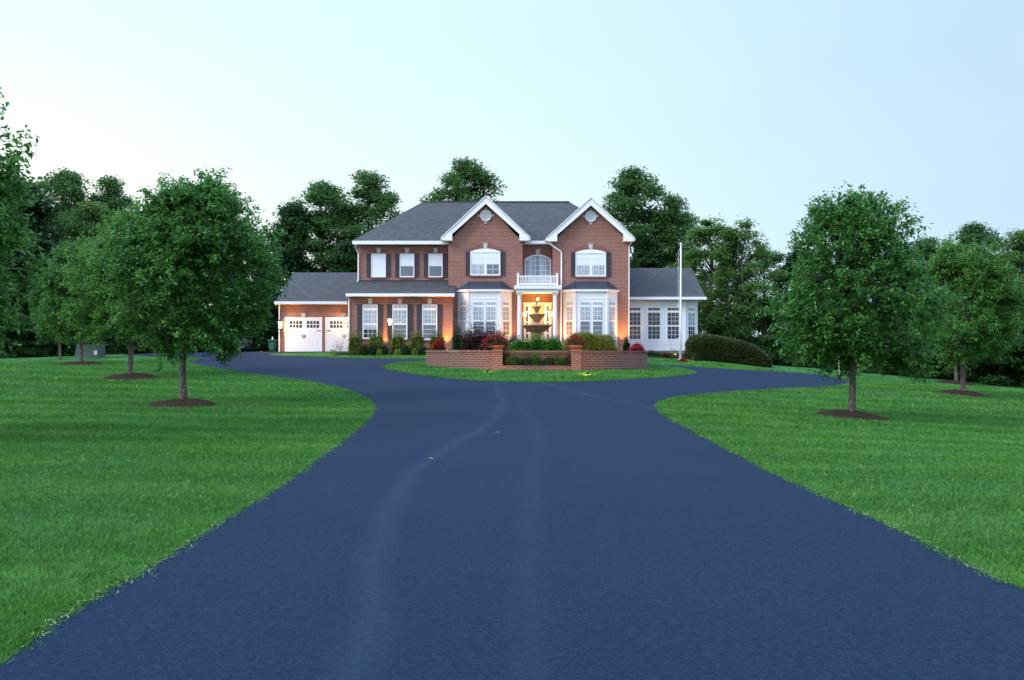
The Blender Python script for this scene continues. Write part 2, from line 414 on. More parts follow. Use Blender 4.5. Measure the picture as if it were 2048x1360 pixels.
# ------------------------------------------------------------------ grass blades
def grass():
    N = 880000
    ang = np.random.uniform(R(-33), R(33), N); d = np.exp(np.random.uniform(np.log(3.0), np.log(57), N))
    ns = 260000; a2 = np.random.uniform(R(33), R(72), ns)*np.random.choice([-1, 1], ns); ang = np.concatenate([ang, a2]); d = np.concatenate([d, np.exp(np.random.uniform(np.log(3.0), np.log(50), ns))])
    x = d*np.sin(ang); y = d*np.cos(ang)
    P = np.stack([x, y], 1)
    bb = np.array(drive)
    k = ~(inpoly(P, drive) & ~inpoly(P, islS))
    k &= ~(((x-1.14)**2+(y-44.1)**2) < 5.35**2)
    k &= ~((y > 56.9) & (x > -11.5) & (x < 13.5))
    for (cx, cy, cr) in MULCH: k &= ((x-cx)**2+(y-cy)**2) > cr**2
    P = P[k]; d = d[k]
    # edge tufts
    def edge_pts(poly, n, off):
        Q = np.array(poly); S = np.roll(Q, -1, 0); L = np.linalg.norm(S-Q, axis=1)
        D = np.linalg.norm((Q+S)/2, axis=1); w = L/np.maximum(D, 4)**1.0; w[L > 11] = 0
        i = np.random.choice(len(Q), n, p=w/w.sum()); tt = np.random.rand(n, 1); p = Q[i]*(1-tt)+S[i]*tt
        nr = (S-Q)[i]; nr = np.stack([-nr[:,1], nr[:,0]], 1)/L[i][:,None]
        wn_ = .015*np.sin(p[:,1:2]*2.3+1)*np.sin(p[:,0:1]*3.1)+.01*np.sin(p[:,1:2]*7.7); return p+nr*(off(n)-wn_)
    e1 = edge_pts(drive, 45000, lambda n: np.random.normal(0.035, .05, (n,1)))
    e1 = e1[(e1[:,1] > 2) & (e1[:,1] < 60)]
    e1 = e1[~((e1[:,0] < -9) & (e1[:,1] > 56))]
    e2 = edge_pts(islS, 14000, lambda n: np.random.normal(0.0, .05, (n,1)))
    E = np.concatenate([e1, e2]); P = np.concatenate([P, E]); de = np.hypot(E[:,0], E[:,1]); d = np.concatenate([d, de])
    n = len(P); h = np.random.uniform(.02, .052, n)*(1+.012*d); w = .0023*np.maximum(d, 3)**.75
    h[-len(E):] *= np.random.uniform(.7,1.25,len(E))
    a = np.random.uniform(0, 2*np.pi, n); lean = np.random.normal(0, .7, (n, 2))*h[:,None]
    z = terr(P[:,0], P[:,1])-.004
    bx = np.cos(a)*w; by = np.sin(a)*w
    V = np.empty((n, 3, 3))
    V[:,0] = np.stack([P[:,0]-bx, P[:,1]-by, z], 1); V[:,1] = np.stack([P[:,0]+bx, P[:,1]+by, z], 1)
    V[:,2] = np.stack([P[:,0]+lean[:,0], P[:,1]+lean[:,1], z+h], 1)
    # dry clippings lying along the asphalt edge
    c_ = edge_pts(drive, 2600, lambda n: -np.abs(np.random.normal(0.0, .05, (n,1)))+.02); c_ = c_[(c_[:,1] > 2) & (c_[:,1] < 40)]
    m = len(c_); a = np.random.uniform(0, 6.28, m); l = np.random.uniform(.02,.06,m); dd = np.stack([np.cos(a), np.sin(a)],1)*l[:,None]; nn_ = np.stack([-np.sin(a), np.cos(a)],1)*.004
    zc = terr(c_[:,0], c_[:,1])+.03; C3 = np.stack([np.c_[c_-nn_, zc], np.c_[c_+nn_, zc], np.c_[c_+dd, zc+.008]], 1)
    oc = np_mesh('grass_clippings', C3.reshape(-1,3), np.arange(m*3).reshape(-1,3), M['straw'], nv=3); tag(oc, 'pale dry grass clippings along the driveway edge', 'clippings', kind='stuff')
    o = np_mesh('grass', V.reshape(-1, 3), np.arange(n*3).reshape(-1, 3), M['blade'], nv=3)
    tag(o, 'short mown grass blades covering the lawns', 'grass', kind='stuff')

# ------------------------------------------------------------------ foliage helpers
def leaves(pts, size, droop=.5, width=.45, jitter=.35, fold=.25, up=None):
    """pts (n,3) -> folded leaf quads"""
    n = len(pts)
    a = np.random.uniform(0, 2*np.pi, n)
    d = np.stack([np.cos(a), np.sin(a), -np.random.uniform(-.35, 1, n)*droop*1.6], 1)
    d /= np.linalg.norm(d, axis=1)[:,None]
    r = np.random.normal(0, 1, (n, 3)); s = np.cross(d, r); s /= np.linalg.norm(s, axis=1)[:,None]
    zc = np.cross(d, np.array([0,0,1.0])); zc /= (np.linalg.norm(zc, axis=1)[:,None]+1e-6)
    s = s*.55+zc*.75*np.sign(np.sum(s*zc, 1))[:,None]; s /= np.linalg.norm(s, axis=1)[:,None]
    nn = np.cross(s, d)
    L = size*np.random.uniform(1-jitter, 1+jitter, n)[:,None]; W = L*width
    V = np.empty((n, 4, 3))
    V[:,0] = pts; V[:,1] = pts+d*L*.45+s*W*.5+nn*L*fold*.4
    V[:,2] = pts+d*L-nn*L*.15; V[:,3] = pts+d*L*.45-s*W*.5+nn*L*fold*.4
    return V.reshape(-1, 3)
def quads(n): return np.arange(n*4).reshape(-1, 4)

def limb(mb, a, b, r0, r1, bend=.15, n=5, sides=6):
    a = Vector(a); b = Vector(b); mid = Vector((random.uniform(-1,1), random.uniform(-1,1), random.uniform(.2,1)))*(b-a).length*bend
    pts = []; rr = []
    for i in range(n+1):
        t = i/n; pts.append(a.lerp(b, t)+mid*math.sin(math.pi*t)); rr.append(r0*(1-t)+r1*t)
    mb.tube(pts, rr, sides); return pts
def pear_tree(seed, H=6.4, th=1.55, Rc=2.28, shoots=2600, lps=25, leaf=.115, mat_='pear'):
    random.seed(seed); np.random.seed(seed)
    root = thing('pear_tree', (0,0,0), 'x', 'tree')
    tr = MB(); flare = [(0,.15),(.08,.125),(.3,.105),(th*.6,.095),(th,.09),(th+.7,.07)]
    tr.tube([(.02*math.sin(z*3+seed), .02*math.cos(z*2.3), z-.05) for z, r in flare], [r for z, r in flare], 12)
    def env(t):
        q = np.clip(t, 0, 1); return Rc*np.where(q < .33, np.clip(1-np.abs((q-.33)/.37)**2.3, .02, 1)**.55, np.clip(1-np.abs((q-.33)/.70)**1.8, .01, 1)**.72)
    cb = th+.05; ch = H-cb
    tops = []
    for i in range(13):
        a = i*2.4+random.uniform(-.3,.3); t = random.uniform(.45,.97); rr = float(env(np.array(t)))*random.uniform(.35,.8)
        s = (.01, .01, th-.05+random.uniform(0,.55)); e = (rr*math.cos(a), rr*math.sin(a), cb+ch*t*.95)
        pts = limb(tr, s, e, .055, .012, .12, 6, 6)
        for _ in range(5):
            q = pts[random.randint(2, 5)]; aa = a+random.uniform(-1.4,1.4); l = random.uniform(.5,1.3)
            limb(tr, q, (q.x+l*math.cos(aa), q.y+l*math.sin(aa), q.z+random.uniform(.0,.7)), .02, .005, .1, 3, 4)
    for i in range(7):
        a = i*.95; rr = Rc*random.uniform(.5,.8)
        limb(tr, (0,0,th+.1), (rr*math.cos(a), rr*math.sin(a), cb+ch*random.uniform(.1,.3)), .035, .008, .1, 5, 5)
    tr.build('trunk', M['bark'], root, smooth=True)
    # lumpy envelope
    k = [(random.uniform(1.5,4), random.uniform(1.5,4), random.uniform(0,6), random.uniform(0,6)) for _ in range(4)]
    def lump(a, t): return 1+.075*sum(np.sin(p*a.round(6)*1.0*round(1)+q*t*3+r) for p, q, r, s in [(2,k[0][1],k[0][2],0),(3,k[1][1],k[1][2],0),(5,k[2][1],k[2][2],0)])
    n = shoots; nc = 120
    ct = np.random.beta(1.2, 1.3, nc); ca = np.random.uniform(0, 2*np.pi, nc); cf = np.random.beta(4.0, .9, nc)*.86
    cr = env(ct)*cf*lump(ca, ct); CC = np.stack([cr*np.cos(ca), cr*np.sin(ca), ct*ch*.93], 1)
    ci = np.random.randint(0, nc, n); cs = np.random.uniform(.22, .52, nc)
    dv = np.random.normal(0, 1, (n, 3)); dv /= np.linalg.norm(dv, axis=1)[:,None]
    BB = CC[ci]+dv*(cs[ci]*np.random.rand(n)**.4)[:,None]
    nf = n//5; ft = np.random.beta(1.4,1.4,nf); fa_ = np.random.uniform(0,6.283,nf); fr = env(ft)*np.random.rand(nf)*.75
    BB[:nf] = np.stack([fr*np.cos(fa_), fr*np.sin(fa_), ft*ch*.93], 1)
    t = np.clip(BB[:,2]/(ch*.93), 0, 1); a = np.arctan2(BB[:,1], BB[:,0]); rr = np.hypot(BB[:,0], BB[:,1]); f = rr/np.maximum(env(t), .2)
    # a few open holes in the crown
    base = np.stack([rr*np.cos(a), rr*np.sin(a), cb+BB[:,2]], 1)
    keep = np.ones(n, bool)
    for _ in range(7):
        aa = random.uniform(0, 6.28); tt = random.uniform(.15,.85); q = np.array([float(env(np.array(tt)))*math.cos(aa), float(env(np.array(tt)))*math.sin(aa), cb+ch*tt])
        keep &= np.linalg.norm(base-q, axis=1) > random.uniform(.28,.5)
    base = base[keep]; a = a[keep]; t = t[keep]; f = f[keep]; n = len(base)
    out = np.stack([np.cos(a)*(1-t*.55), np.sin(a)*(1-t*.55), .2+1.0*t], 1)+dv[keep]*.8+np.random.normal(0,.25,(n,3))
    out /= np.linalg.norm(out, axis=1)[:,None]
    ln = np.random.uniform(.22,.5,n)*np.where(f > .95, 1.4, .9)
    s = np.random.rand(n, lps)**.8
    P = base[:,None,:]+out[:,None,:]*(s*ln[:,None])[:,:,None]+np.random.normal(0,.055,(n,lps,3))
    P[:,:,2] -= .12*s**2
    V = leaves(P.reshape(-1,3), leaf, droop=.75, width=.5, fold=.3)
    np_mesh('crown', V, quads(n*lps), M[mat_], root)
    return root
def forest_tree(seed, H=16, th=4, Rc=4.5, clumps=95, lpc=150, leaf=.30, mat_='forest', bark='bark_pale', flat=.6, name='leafy_tree', shape=.8, low=.25):
    random.seed(seed); np.random.seed(seed)
    root = thing(name, (0,0,0), 'x', 'tree')
    tr = MB(); r0 = .018*H
    lean = (random.uniform(-.5,.5), random.uniform(-.5,.5))
    path = [(lean[0]*(z/H)**1.5+.15*math.sin(z*.7+seed), lean[1]*(z/H), z-.3) for z in np.linspace(0, H*.82, 8)]
    tr.tube(path, [r0*(1-.85*i/7)+.02 for i in range(8)], 8)
    ch = H-th
    def env(t): return Rc*np.clip(np.sin(np.pi*(low*.5+(1-low*.5)*np.clip(t,0,1))**shape), .05, 1)**.6
    C = []
    for i in range(clumps):
        t = random.betavariate(1.3, 1.15); a = random.uniform(0, 6.283); f = random.betavariate(2.2, 1.0)
        rr = float(env(np.array(t)))*f*random.uniform(.8,1.12)
        C.append((rr*math.cos(a)+lean[0]*t, rr*math.sin(a), th+ch*t*.96))
    for c in C[:34]:
        zz = max(th*.6, c[2]-random.uniform(.8,3.0)); k = zz/H*8.2
        limb(tr, (lean[0]*(zz/H)**1.5, lean[1]*zz/H, min(zz, H*.78)), c, r0*.22, .03, .12, 4, 5)
    tr.build('trunk', M[bark], root, smooth=True)
    C = np.array(C); sz = np.random.uniform(.5,1.05,len(C))*Rc*.235
    g = np.random.normal(0, 1, (len(C), lpc, 3)); g /= np.linalg.norm(g, axis=2)[:,:,None]; rad = np.random.rand(len(C), lpc)**.45
    P = C[:,None,:]+g*(rad*sz[:,None])[:,:,None]*np.array([1.25,1.25,flat])
    P = P.reshape(-1,3); P += np.random.normal(0,.12,P.shape)
    V = leaves(P, leaf, droop=.45, width=.72, fold=.2)
    np_mesh('crown', V, quads(len(P)), M[mat_], root)
    return root
def bush(name, loc, w, d, h, m, label, cat='shrub', group=None, leaf=.06, n=2600, core=True, shape='round', blossom=None, bm=None, rough=.07, rz=0, stems=0):
    """top-level shrub: Empty > foliage (+ blossoms)"""
    root = thing(name, loc, label, cat, group)
    g = np.random.normal(0, 1, (n, 3)); g /= np.linalg.norm(g, axis=1)[:,None]
    if shape == 'box': p = 5.0
    elif shape == 'column': p = 6.0
    else: p = 2.2
    g /= (np.abs(g)**p).sum(1)[:,None]**(1/p)
    g[:,2] = np.abs(g[:,2]) if shape != 'ball' else g[:,2]
    rr = 1-np.random.rand(n)**2*.28+np.random.normal(0, rough, n)
    ph = np.random.uniform(0, 6.28, 4)
    rr *= 1+rough*1.2*(np.sin(g[:,0]*5+ph[0])+np.sin(g[:,1]*6+ph[1])+np.sin(g[:,2]*6+ph[2]+g[:,0]*4))*.6
    if shape == 'box': h = h*1.1
    P = g*rr[:,None]*np.array([w/2, d/2, h])
    P[:,2] = np.maximum(P[:,2], .02)
    V = leaves(P, leaf, droop=.1, width=.6)
    mats = [M[m]]
    F4 = quads(n)
    if core:
        # dense inner twiggy mass so the shrub is not see-through
        k = 6000 if w > 2 else 900; q = np.random.normal(0,1,(k,3)); q /= np.linalg.norm(q,axis=1)[:,None]; q /= (np.abs(q)**p).sum(1)[:,None]**(1/p); q[:,2] = np.abs(q[:,2])
        V2 = leaves(q*.74*np.array([w/2,d/2,h]), min(max(w,h)*.16, .17), width=.9)
        F4 = quads(n+k); V = np.concatenate([V, V2])
    np_mesh('foliage', V, F4, mats, root)
    if blossom:
        k = blossom; q = np.random.normal(0,1,(k,3)); q /= np.linalg.norm(q,axis=1)[:,None]; q[:,2] = np.abs(q[:,2])
        cl = np.sin(q[:,0]*7+1)+np.sin(q[:,1]*8)+np.sin(q[:,2]*6+2); q = q[cl > -1.1]
        q = q*(1.0+np.random.normal(0,.06,len(q)))[:,None]*np.array([w/2,d/2,h])*1.04
        np_mesh('blossoms', leaves(q, leaf*1.15, droop=.1, width=.9), quads(len(q)), [M[bm]], root)
    if stems:
        sb = MB()
        for i in range(stems):
            a = i*2.4; limb(sb, (.02*math.cos(a),.02*math.sin(a),-.03), (w*.3*math.cos(a), d*.3*math.sin(a), h*random.uniform(.6,.95)), .012, .004, .1, 3, 4)
        sb.build('stem', M['bark'], root); root.children[-1].location = (0,0,0)
        # verts were written in local space: undo the world-origin shift
        me = root.children[-1].data; me.transform(Matrix.Translation(Vector(loc)))
    root.rotation_euler.z = rz
    return root

M['pear'] = leaf_mat('pear_leaf', [(.014,.062,.016),(.040,.145,.028),(.10,.27,.05),(.19,.38,.08),(.026,.10,.022),(.05,.17,.032)], .42, .48, .3)
M['pear_lit'] = leaf_mat('pear_leaf_lit', [(.022,.08,.018),(.06,.18,.032),(.14,.32,.06),(.22,.42,.09),(.04,.13,.026),(.075,.21,.04)], .45, .48, .3)  # lit copy of the pear leaf, evening light put into paler greens
M['forest'] = leaf_mat('forest_leaf', [(.034,.095,.030),(.058,.145,.038),(.09,.19,.05)], .5, .5, .25, .25)
M['forest_light'] = leaf_mat('forest_leaf_light', [(.05,.13,.034),(.09,.20,.045),(.135,.25,.055)], .5, .5, .25, .25)
M['forest_dark'] = leaf_mat('forest_leaf_dark', [(.015,.048,.020),(.028,.075,.026),(.045,.10,.03)], .42, .55, .2, .3)
M['boxwood'] = leaf_mat('boxwood_leaf', [(.05,.095,.016),(.10,.16,.024),(.18,.22,.04)], .3, .45, .25)
M['dark_shrub'] = leaf_mat('dark_shrub_leaf', [(.018,.05,.015),(.035,.08,.02),(.05,.095,.03)], .3, .5, .25)
M['gold_hedge'] = leaf_mat('gold_hedge_leaf', [(.12,.15,.018),(.24,.26,.035),(.36,.36,.06)], .3, .5, .2)
M['maple'] = leaf_mat('red_maple_leaf', [(.04,.008,.012),(.075,.014,.02),(.028,.01,.012)], .3, .5, .2)
M['barberry'] = leaf_mat('barberry_leaf', [(.03,.018,.05),(.05,.025,.07),(.02,.02,.04)], .3, .5, .2)
M['lime'] = leaf_mat('lime_leaf', [(.10,.18,.03),(.16,.25,.04),(.2,.28,.06)], .35, .5, .2)
M['bright'] = leaf_mat('bright_leaf', [(.02,.11,.015),(.04,.17,.02),(.08,.24,.03)], .35, .45, .25)
M['red'] = leaf_mat('red_blossom', [(.38,.015,.02),(.55,.03,.035),(.3,.01,.015)], .3, .6, .15)
M['pink'] = leaf_mat('pink_blossom', [(.45,.01,.06),(.62,.02,.10),(.35,.01,.05)], .3, .6, .15)
M['yellow'] = leaf_mat('yellow_blossom', [(.6,.5,.03),(.75,.62,.04)], .3, .6, .15)
M['hedge'] = leaf_mat('hedge_leaf', [(.035,.07,.016),(.065,.10,.022),(.11,.09,.045),(.05,.09,.024)], .3, .5, .2, .8)
M['rust'] = leaf_mat('rust_leaf', [(.10,.04,.03),(.14,.06,.04),(.06,.035,.02)], .3, .5, .2)

# ------------------------------------------------------------------ house
U = 61.0; G = 60.0; L = 59.0; GA = 66.0; S = 61.5
house = thing('brick_house', (-1.5, 61, 1.45), 'two storey red brick house with white trim, twin front gables, garage wing and sunroom', 'house')
def part(name, mb, m, parent=house, **k): return mb.build(name, m, parent, **k)
zb = 1.0
eave = 8.52
xl = X(715, U); xr = X(1257.5, G)
# brick volumes
w = MB(); w.box(xl, xr-.02, U, 73, zb, eave+.02); 
part('main_wall', w, M['brick'])
def gable_block(u0, u1, ua, va):
    x0 = X(u0, G); x1 = X(u1, G); xa = X(ua, G); za = Z(va, G)
    hw = (x1-x0)/2; ze = eave-.03; sl = (za-ze)/hw
    w = MB(); w.prism_xz([(x0, zb), (x1, zb), (x1, ze), (xa, za), (x0, ze)], G, U+.6)
    part('gable_wall', w, M['brick']); return x0, x1, xa, za, ze
gl = gable_block(897, 1045, 971.5, 405); gr = gable_block(1106, 1257.5, 1182, 408)
w = MB(); w.box(X(697, L), X(905.6, L), L, U+.3, zb, Z(590, L)-.01); part('front_wing_wall', w, M['brick'])
w = MB(); xg0 = X(557, GA); w.box(xg0, xl-.05, GA, 76, zb, Z(604, GA)); 
gz0 = Z(604, GA); w.prism_xz([(0,0)]*0 or [(xg0, gz0), (xg0+.01, gz0), (xg0+.01, gz0+.01)], GA+1, GA+1.02)
part('garage_wall', w, M['brick'])
# roofs
def slab_roof(mb, a, b, c, d, th=.16):
    """quad a,b (eave) c,d (top) thick slab"""
    P = [Vector(p) for p in (a, b, c, d)]; n = (P[1]-P[0]).cross(P[3]-P[0]).normalized()*th
    vs = P+[p-n for p in P]
    mb.add(vs, [(0,1,2,3),(7,6,5,4),(0,4,5,1),(1,5,6,2),(2,6,7,3),(3,7,4,0)])
ze = eave+.12
A = (X(705,60.4), 60.4, ze); B = (X(1268,60.4), 60.4, ze); C = (X(1268,60.4), 73.6, ze); D = (X(705,60.4), 73.6, ze)
E1 = (X(845,67), 67, Z(404,67)); E2 = (X(1140,67), 67, Z(404.5,67))
rf = MB(); o_ = [A, B, C, D, E1, E2]; rf.add(o_+[(p[0], p[1], p[2]-.16) for p in (A, B, C, D)], [(0,1,5,4),(1,2,5),(2,3,4,5),(3,0,4),(0,6,7,1),(1,7,8,2),(2,8,9,3),(3,9,6,0),(9,8,7,6)])
roof = part('main_roof', rf, M['roof'])
ch = MB().box(E1[0]+.05, E2[0]-.05, 66.9, 67.1, E1[2]-.02, E1[2]+.05); ch.build('ridge_cap', M['roof'], roof)
def gable_roof(ua, va, ul, vl, ur, vr):
    y0 = 59.55; xa = X(ua, y0); za = Z(va, y0); x0 = X(ul, y0); z0 = Z(vl, y0); x1 = X(ur, y0); z1 = z0
    mb = MB(); th = .13; yb = 67.0
    for s, xe in ((0, x0), (1, x1)):
        a = (xe, y0+.03, z0); b = (xe, yb, z0); c = (xa, yb, za); d = (xa, y0+.03, za)
        if s == 0: slab_roof(mb, b, a, d, c, th)
        else: slab_roof(mb, a, b, c, d, th)
    r = part('gable_roof', mb, M['roof'])
    f = MB(); bw = .34
    for xe, sg in ((x0, 1), (x1, -1)):
        L_ = math.hypot(xa-xe, za-z0); dx = (xa-xe)/L_; dz = (za-z0)/L_
        poly = [(xe, z0-.03), (xa, za-.03), (xa, za-.03-bw*1.25), (xe+sg*.28, z0-.12)] if sg > 0 else [(xa, za-.031), (xe, z0-.03), (xe-.28, z0-.12), (xa, za-.031-bw*1.25)]
        f.prism_xz(poly[::-1], y0, y0+.05)
        # cornice return block
        ax = xe+sg*.02; bx = xe+sg*.62
        pl = [(ax, z0-.22), (bx, z0-.22), (bx, z0+.42), (ax, z0-.02)]
        if sg < 0: pl = [(bx, z0-.22), (ax, z0-.22), (ax, z0-.02), (bx, z0+.42)]
        f.prism_xz(pl, y0-.03, G+.02)
        # soffit along the side
        f.box(min(xe, xe+sg*.45), max(xe, xe+sg*.45), G, U+.2, z0-.2, z0-.12)
        # crown strip on top
        f.beam((xe-sg*.05, y0-.02, z0-.01), (xa, y0-.02, za+.035), .05, .07, up=(0,1,0))
    f.build('rake_board', M['white'], r)
    # gutter end along side eaves
    for xe, sg in ((x0, 1), (x1, -1)): MB().box(xe-sg*.10, xe+sg*.02, y0+.02, U, z0-.16, z0-.03).build('gutter', M['white'], r)
gable_roof(971.6, 393, 884.5, 474, 1058.5, 474); gable_roof(1182, 396, 1094.5, 475.5, 1267.5, 475.5)
fa = MB(); fa.box(X(705,60.35), X(897,60.35), 60.28, 60.42, Z(488.5,60.3), Z(481.5,60.3)); fa.box(X(705,60.4), X(705,60.4)+.12, 60.415, 73, ze-.2, ze-.02); part('gutter', fa, M['white'])
fa = MB(); fa.box(X(1050,60.35), X(1103,60.35), 60.28, 60.42, Z(487.5,60.3), Z(481.5,60.3)); part('gutter', fa, M['white'])
so = MB(); so.box(X(706,60.4), X(898,60.4), 60.43, U+.02, ze-.22, ze-.17); part('soffit', so, M['white']); so = MB(); so.box(X(1046,60.4), X(1105,60.4), 60.43, U+.02, ze-.22, ze-.17); part('soffit', so, M['white'])
# lower front wing roof
sr = MB(); a = (X(693,58.6), 58.6, Z(587,58.6)); b = (X(909.3,58.6), 58.6, Z(587,58.6)); zt1 = Z(563,61); 
zsr0 = a[2]
def zsr(y): return zsr0+(zt1-zsr0)*(y-58.6)/2.4
slab_roof(sr, a, (X(897,60)-.005, 58.6, a[2]), (X(897,60)-.005, 61.02, zsr(61.02)), (a[0], 61.02, zsr(61.02)), .1)
slab_roof(sr, (X(897,60), 58.6, a[2]), b, (b[0], 60.02, zsr(60.02)), (X(897,60), 60.02, zsr(60.02)), .1)
swr = part('wing_roof', sr, M['roof'])
g = MB(); g.box(a[0]-.03, b[0], 58.48, 58.6, Z(592.5,58.5), Z(586.8,58.5)); g.box(a[0], b[0]-.05, 58.6, L+.02, Z(592.5,58.5)-.01, Z(592.5,58.5)+.05); g.build('gutter', M['white'], swr)
fl = MB(); fl.box(X(718,61), X(897,61), 60.93, 60.99, zsr(60.95)-.02, zsr(60.95)+.1); fl.box(X(897,60), X(910,60), 59.92, 59.99, zsr(59.95)-.02, zsr(59.95)+.07); fl.build('flashing', M['flash'], swr)
sd = MB(); sd.add([(a[0]+.03, L, Z(592,58.6)), (a[0]+.03, 61, Z(592,58.6)), (a[0]+.03, 61, zsr(61)-.1)], [(0,1,2)]); 
sd = MB(); sd.add([(xx, yy, zz) for xx in (X(905.4,L)-.1, X(905.4,L)) for yy, zz in ((L, Z(592,L)), (60, Z(592,L)), (60, zsr(60)-.1))], [(0,1,2),(5,4,3),(0,3,4,1),(1,4,5,2),(2,5,3,0)]); sd.build('end_board', M['white'], swr)
# garage roof
gr_ = MB(); xa0 = X(586,71)-.0; xa0 = -16.35; xe = xl-.0; z1 = Z(603,65.6); z2 = Z(545,71); 
slab_roof(gr_, (xa0, 65.6, z1), (xe, 65.6, z1), (xe, 71, z2), (xa0, 71, z2), .14); slab_roof(gr_, (xe, 76.4, z1), (xa0, 76.4, z1), (xa0, 71, z2), (xe, 71, z2), .14)
grf = part('garage_roof', gr_, M['roof'])
g = MB(); g.box(xa0-.05, X(694,65.5), 65.48, 65.6, Z(608,65.5), Z(602.6,65.5)); g.box(xa0, xe, 65.6, GA+.02, Z(608,65.5), Z(608,65.5)+.05); g.build('gutter', M['white'], grf)
g = MB(); g.add([(x_, y_, z_) for x_ in (xg0+.005, xg0+.2) for y_, z_ in ((GA, gz0), (76, gz0), (71, z2-.2))], [(0,2,1),(3,4,5),(0,1,4,3),(1,2,5,4),(2,0,3,5)]); g.build('gable_end', M['brick'], grf)
g = MB()
for ya, yb in ((65.6, 71), (76.4, 71)): g.beam((xa0+.04, ya, z1-.22), (xa0+.04, yb, z2-.22), .04, .12, up=(0,0,1))
g.build('rake_board', M['white'], grf)
# sunroom
zs = Z(594,61.1); zr_ = Z(536,66); xs0 = X(1258,60)+.02; xsr = 12.45
sp = [(xs0, S), (X(1371,S), S), (12.1, 62.3), (12.1, 70.5), (xs0, 70.5)]
w = MB(); w.prism_xy(sp, 1.62, zs); part('sunroom_wall', w, M['white_panel'])
w = MB(); w.prism_xy([(x_-(0.04 if x_ > 10 else 0), y_+(.04 if y_ < 63 else 0)) for x_, y_ in sp], zb-1.2, 1.62); part('foundation', w, M['concrete'])
sr = MB(); slab_roof(sr, (xs0, 61.05, zs), (xsr, 61.05, zs), (xsr, 66, zr_), (xs0, 66, zr_), .12); slab_roof(sr, (xsr, 70.95, zs), (xs0, 70.95, zs), (xs0, 66, zr_), (xsr, 66, zr_), .12)
srf = part('sunroom_roof', sr, M['roof'])
g = MB(); g.box(xs0, xsr+.04, 60.93, 61.05, zs-.17, zs+.0); g.box(xs0, xsr, 61.05, 62.9, zs-.12, zs-.07); g.build('gutter', M['white'], srf)
g = MB(); g.add([(x_, y_, z_) for x_ in (12.0, 12.1) for y_, z_ in ((61.3, zs-.1), (70.7, zs-.1), (66, zr_-.15))], [(0,2,1),(3,4,5),(0,1,4,3),(1,2,5,4),(2,0,3,5)]); g.build('gable_end', M['white_panel'], srf)
g = MB()
for ya, yb in ((61.05, 66), (70.95, 66)): g.beam((xsr-.04, ya, zs-.19), (xsr-.04, yb, zr_-.19), .04, .11, up=(0,0,1))
g.build('rake_board', M['white'], srf)

# windows --------------------------------------------------------
def arc_top(x0, x1, z0, zs_, zt, n=10):
    w_ = (x1-x0)/2; h = zt-zs_; r = (w_*w_+h*h)/(2*h); cz = zt-r; xc = (x0+x1)/2; a0 = math.asin(min(1, w_/r))
    top = [(xc+r*math.sin(a0*(1-2*i/n)), cz+r*math.cos(a0*(1-2*i/n))) for i in range(n+1)]
    return [(x0, z0), (x1, z0)]+top
class Win:
    """window on a plane y=Y (optionally rotated later through a map)"""
    def __init__(s, Y, mp=None): s.Y = Y; s.fr = MB(); s.panes = []; s.mp = mp
    def frame_rect(s, x0, x1, z0, z1, t=.05): s.fr.box(x0, x1, s.Y-t, s.Y+.02, z0, z1)
    def pane(s, x0, x1, z0, z1, m, nx=0, nz=0, t=.05, bar=.022):
        p = MB(); p.box(x0, x1, s.Y-t-.006, s.Y-t+.02, z0, z1); s.panes.append((p, m))
        for i in range(1, nx+1):
            x = x0+(x1-x0)*i/(nx+1); s.fr.box(x-bar/2, x+bar/2, s.Y-t-.018, s.Y-t-.001, z0, z1)
        for i in range(1, nz+1):
            z = z0+(z1-z0)*i/(nz+1); s.fr.box(x0, x1, s.Y-t-.0215, s.Y-t-.0012, z-bar/2, z+bar/2)
        return s
    def rim(s, x0, x1, z0, z1, t=.05, w_=.04):
        for a in ((x0, x0+w_, z0, z1), (x1-w_, x1, z0, z1), (x0+w_, x1-w_, z0, z0+w_), (x0+w_, x1-w_, z1-w_, z1)):
            s.fr.box(a[0], a[1], s.Y-t-.035, s.Y-t-.0005, a[2], a[3])
    def done(s, parent=house, frm='white', name='window'):
        if s.mp:
            s.fr.v = [s.mp(p) for p in s.fr.v]
            for p, m in s.panes: p.v = [s.mp(q) for q in p.v]
        o = s.fr.build(name, M[frm], parent)
        for p, m in s.panes: p.build('pane', M[m], o)
        return o
def keystone(uc, v0, v1, Y, wt=8.6, wb=6.6):
    k = MB(); x = X(uc, Y); s = Y/F
    k.prism_xz([(x-wb/2*s, Z(v1,Y)), (x+wb/2*s, Z(v1,Y)), (x+wt/2*s, Z(v0,Y)), (x-wt/2*s, Z(v0,Y))], Y-.06, Y+.01)
    k.box(x-wt/2*s-.02, x+wt/2*s+.02, Y-.08, Y+.01, Z(v0,Y)+.0005, Z(v0,Y)+.04); part('keystone', k, M['stone'])
def shutters(pairs, v0, v1, Y):
    for u0, u1 in pairs:
        x0, x1, z0, z1 = X(u0,Y), X(u1,Y), Z(v1,Y), Z(v0,Y); s = MB(); s.box(x0, x1, Y-.035, Y+.01, z0, z1)
        for a in ((x0, x0+.04, z0, z1), (x1-.04, x1, z0, z1)): s.box(a[0], a[1], Y-.05, Y-.036, a[2], a[3])
        for zz in (z0, (z0+z1)/2-.05, z1-.09): s.box(x0+.0405, x1-.0405, Y-.05, Y-.036, zz, zz+.09)
        n = 9
        for i in range(n):
            for zz0, zz1 in ((z0+.1, (z0+z1)/2-.06), ((z0+z1)/2+.05, z1-.1)):
                z = zz0+(zz1-zz0)*(i+.5)/n; s.box(x0+.0405, x1-.0405, Y-.045, Y-.036, z-.018, z+.012)
        part('shutter', s, M['shutter'])
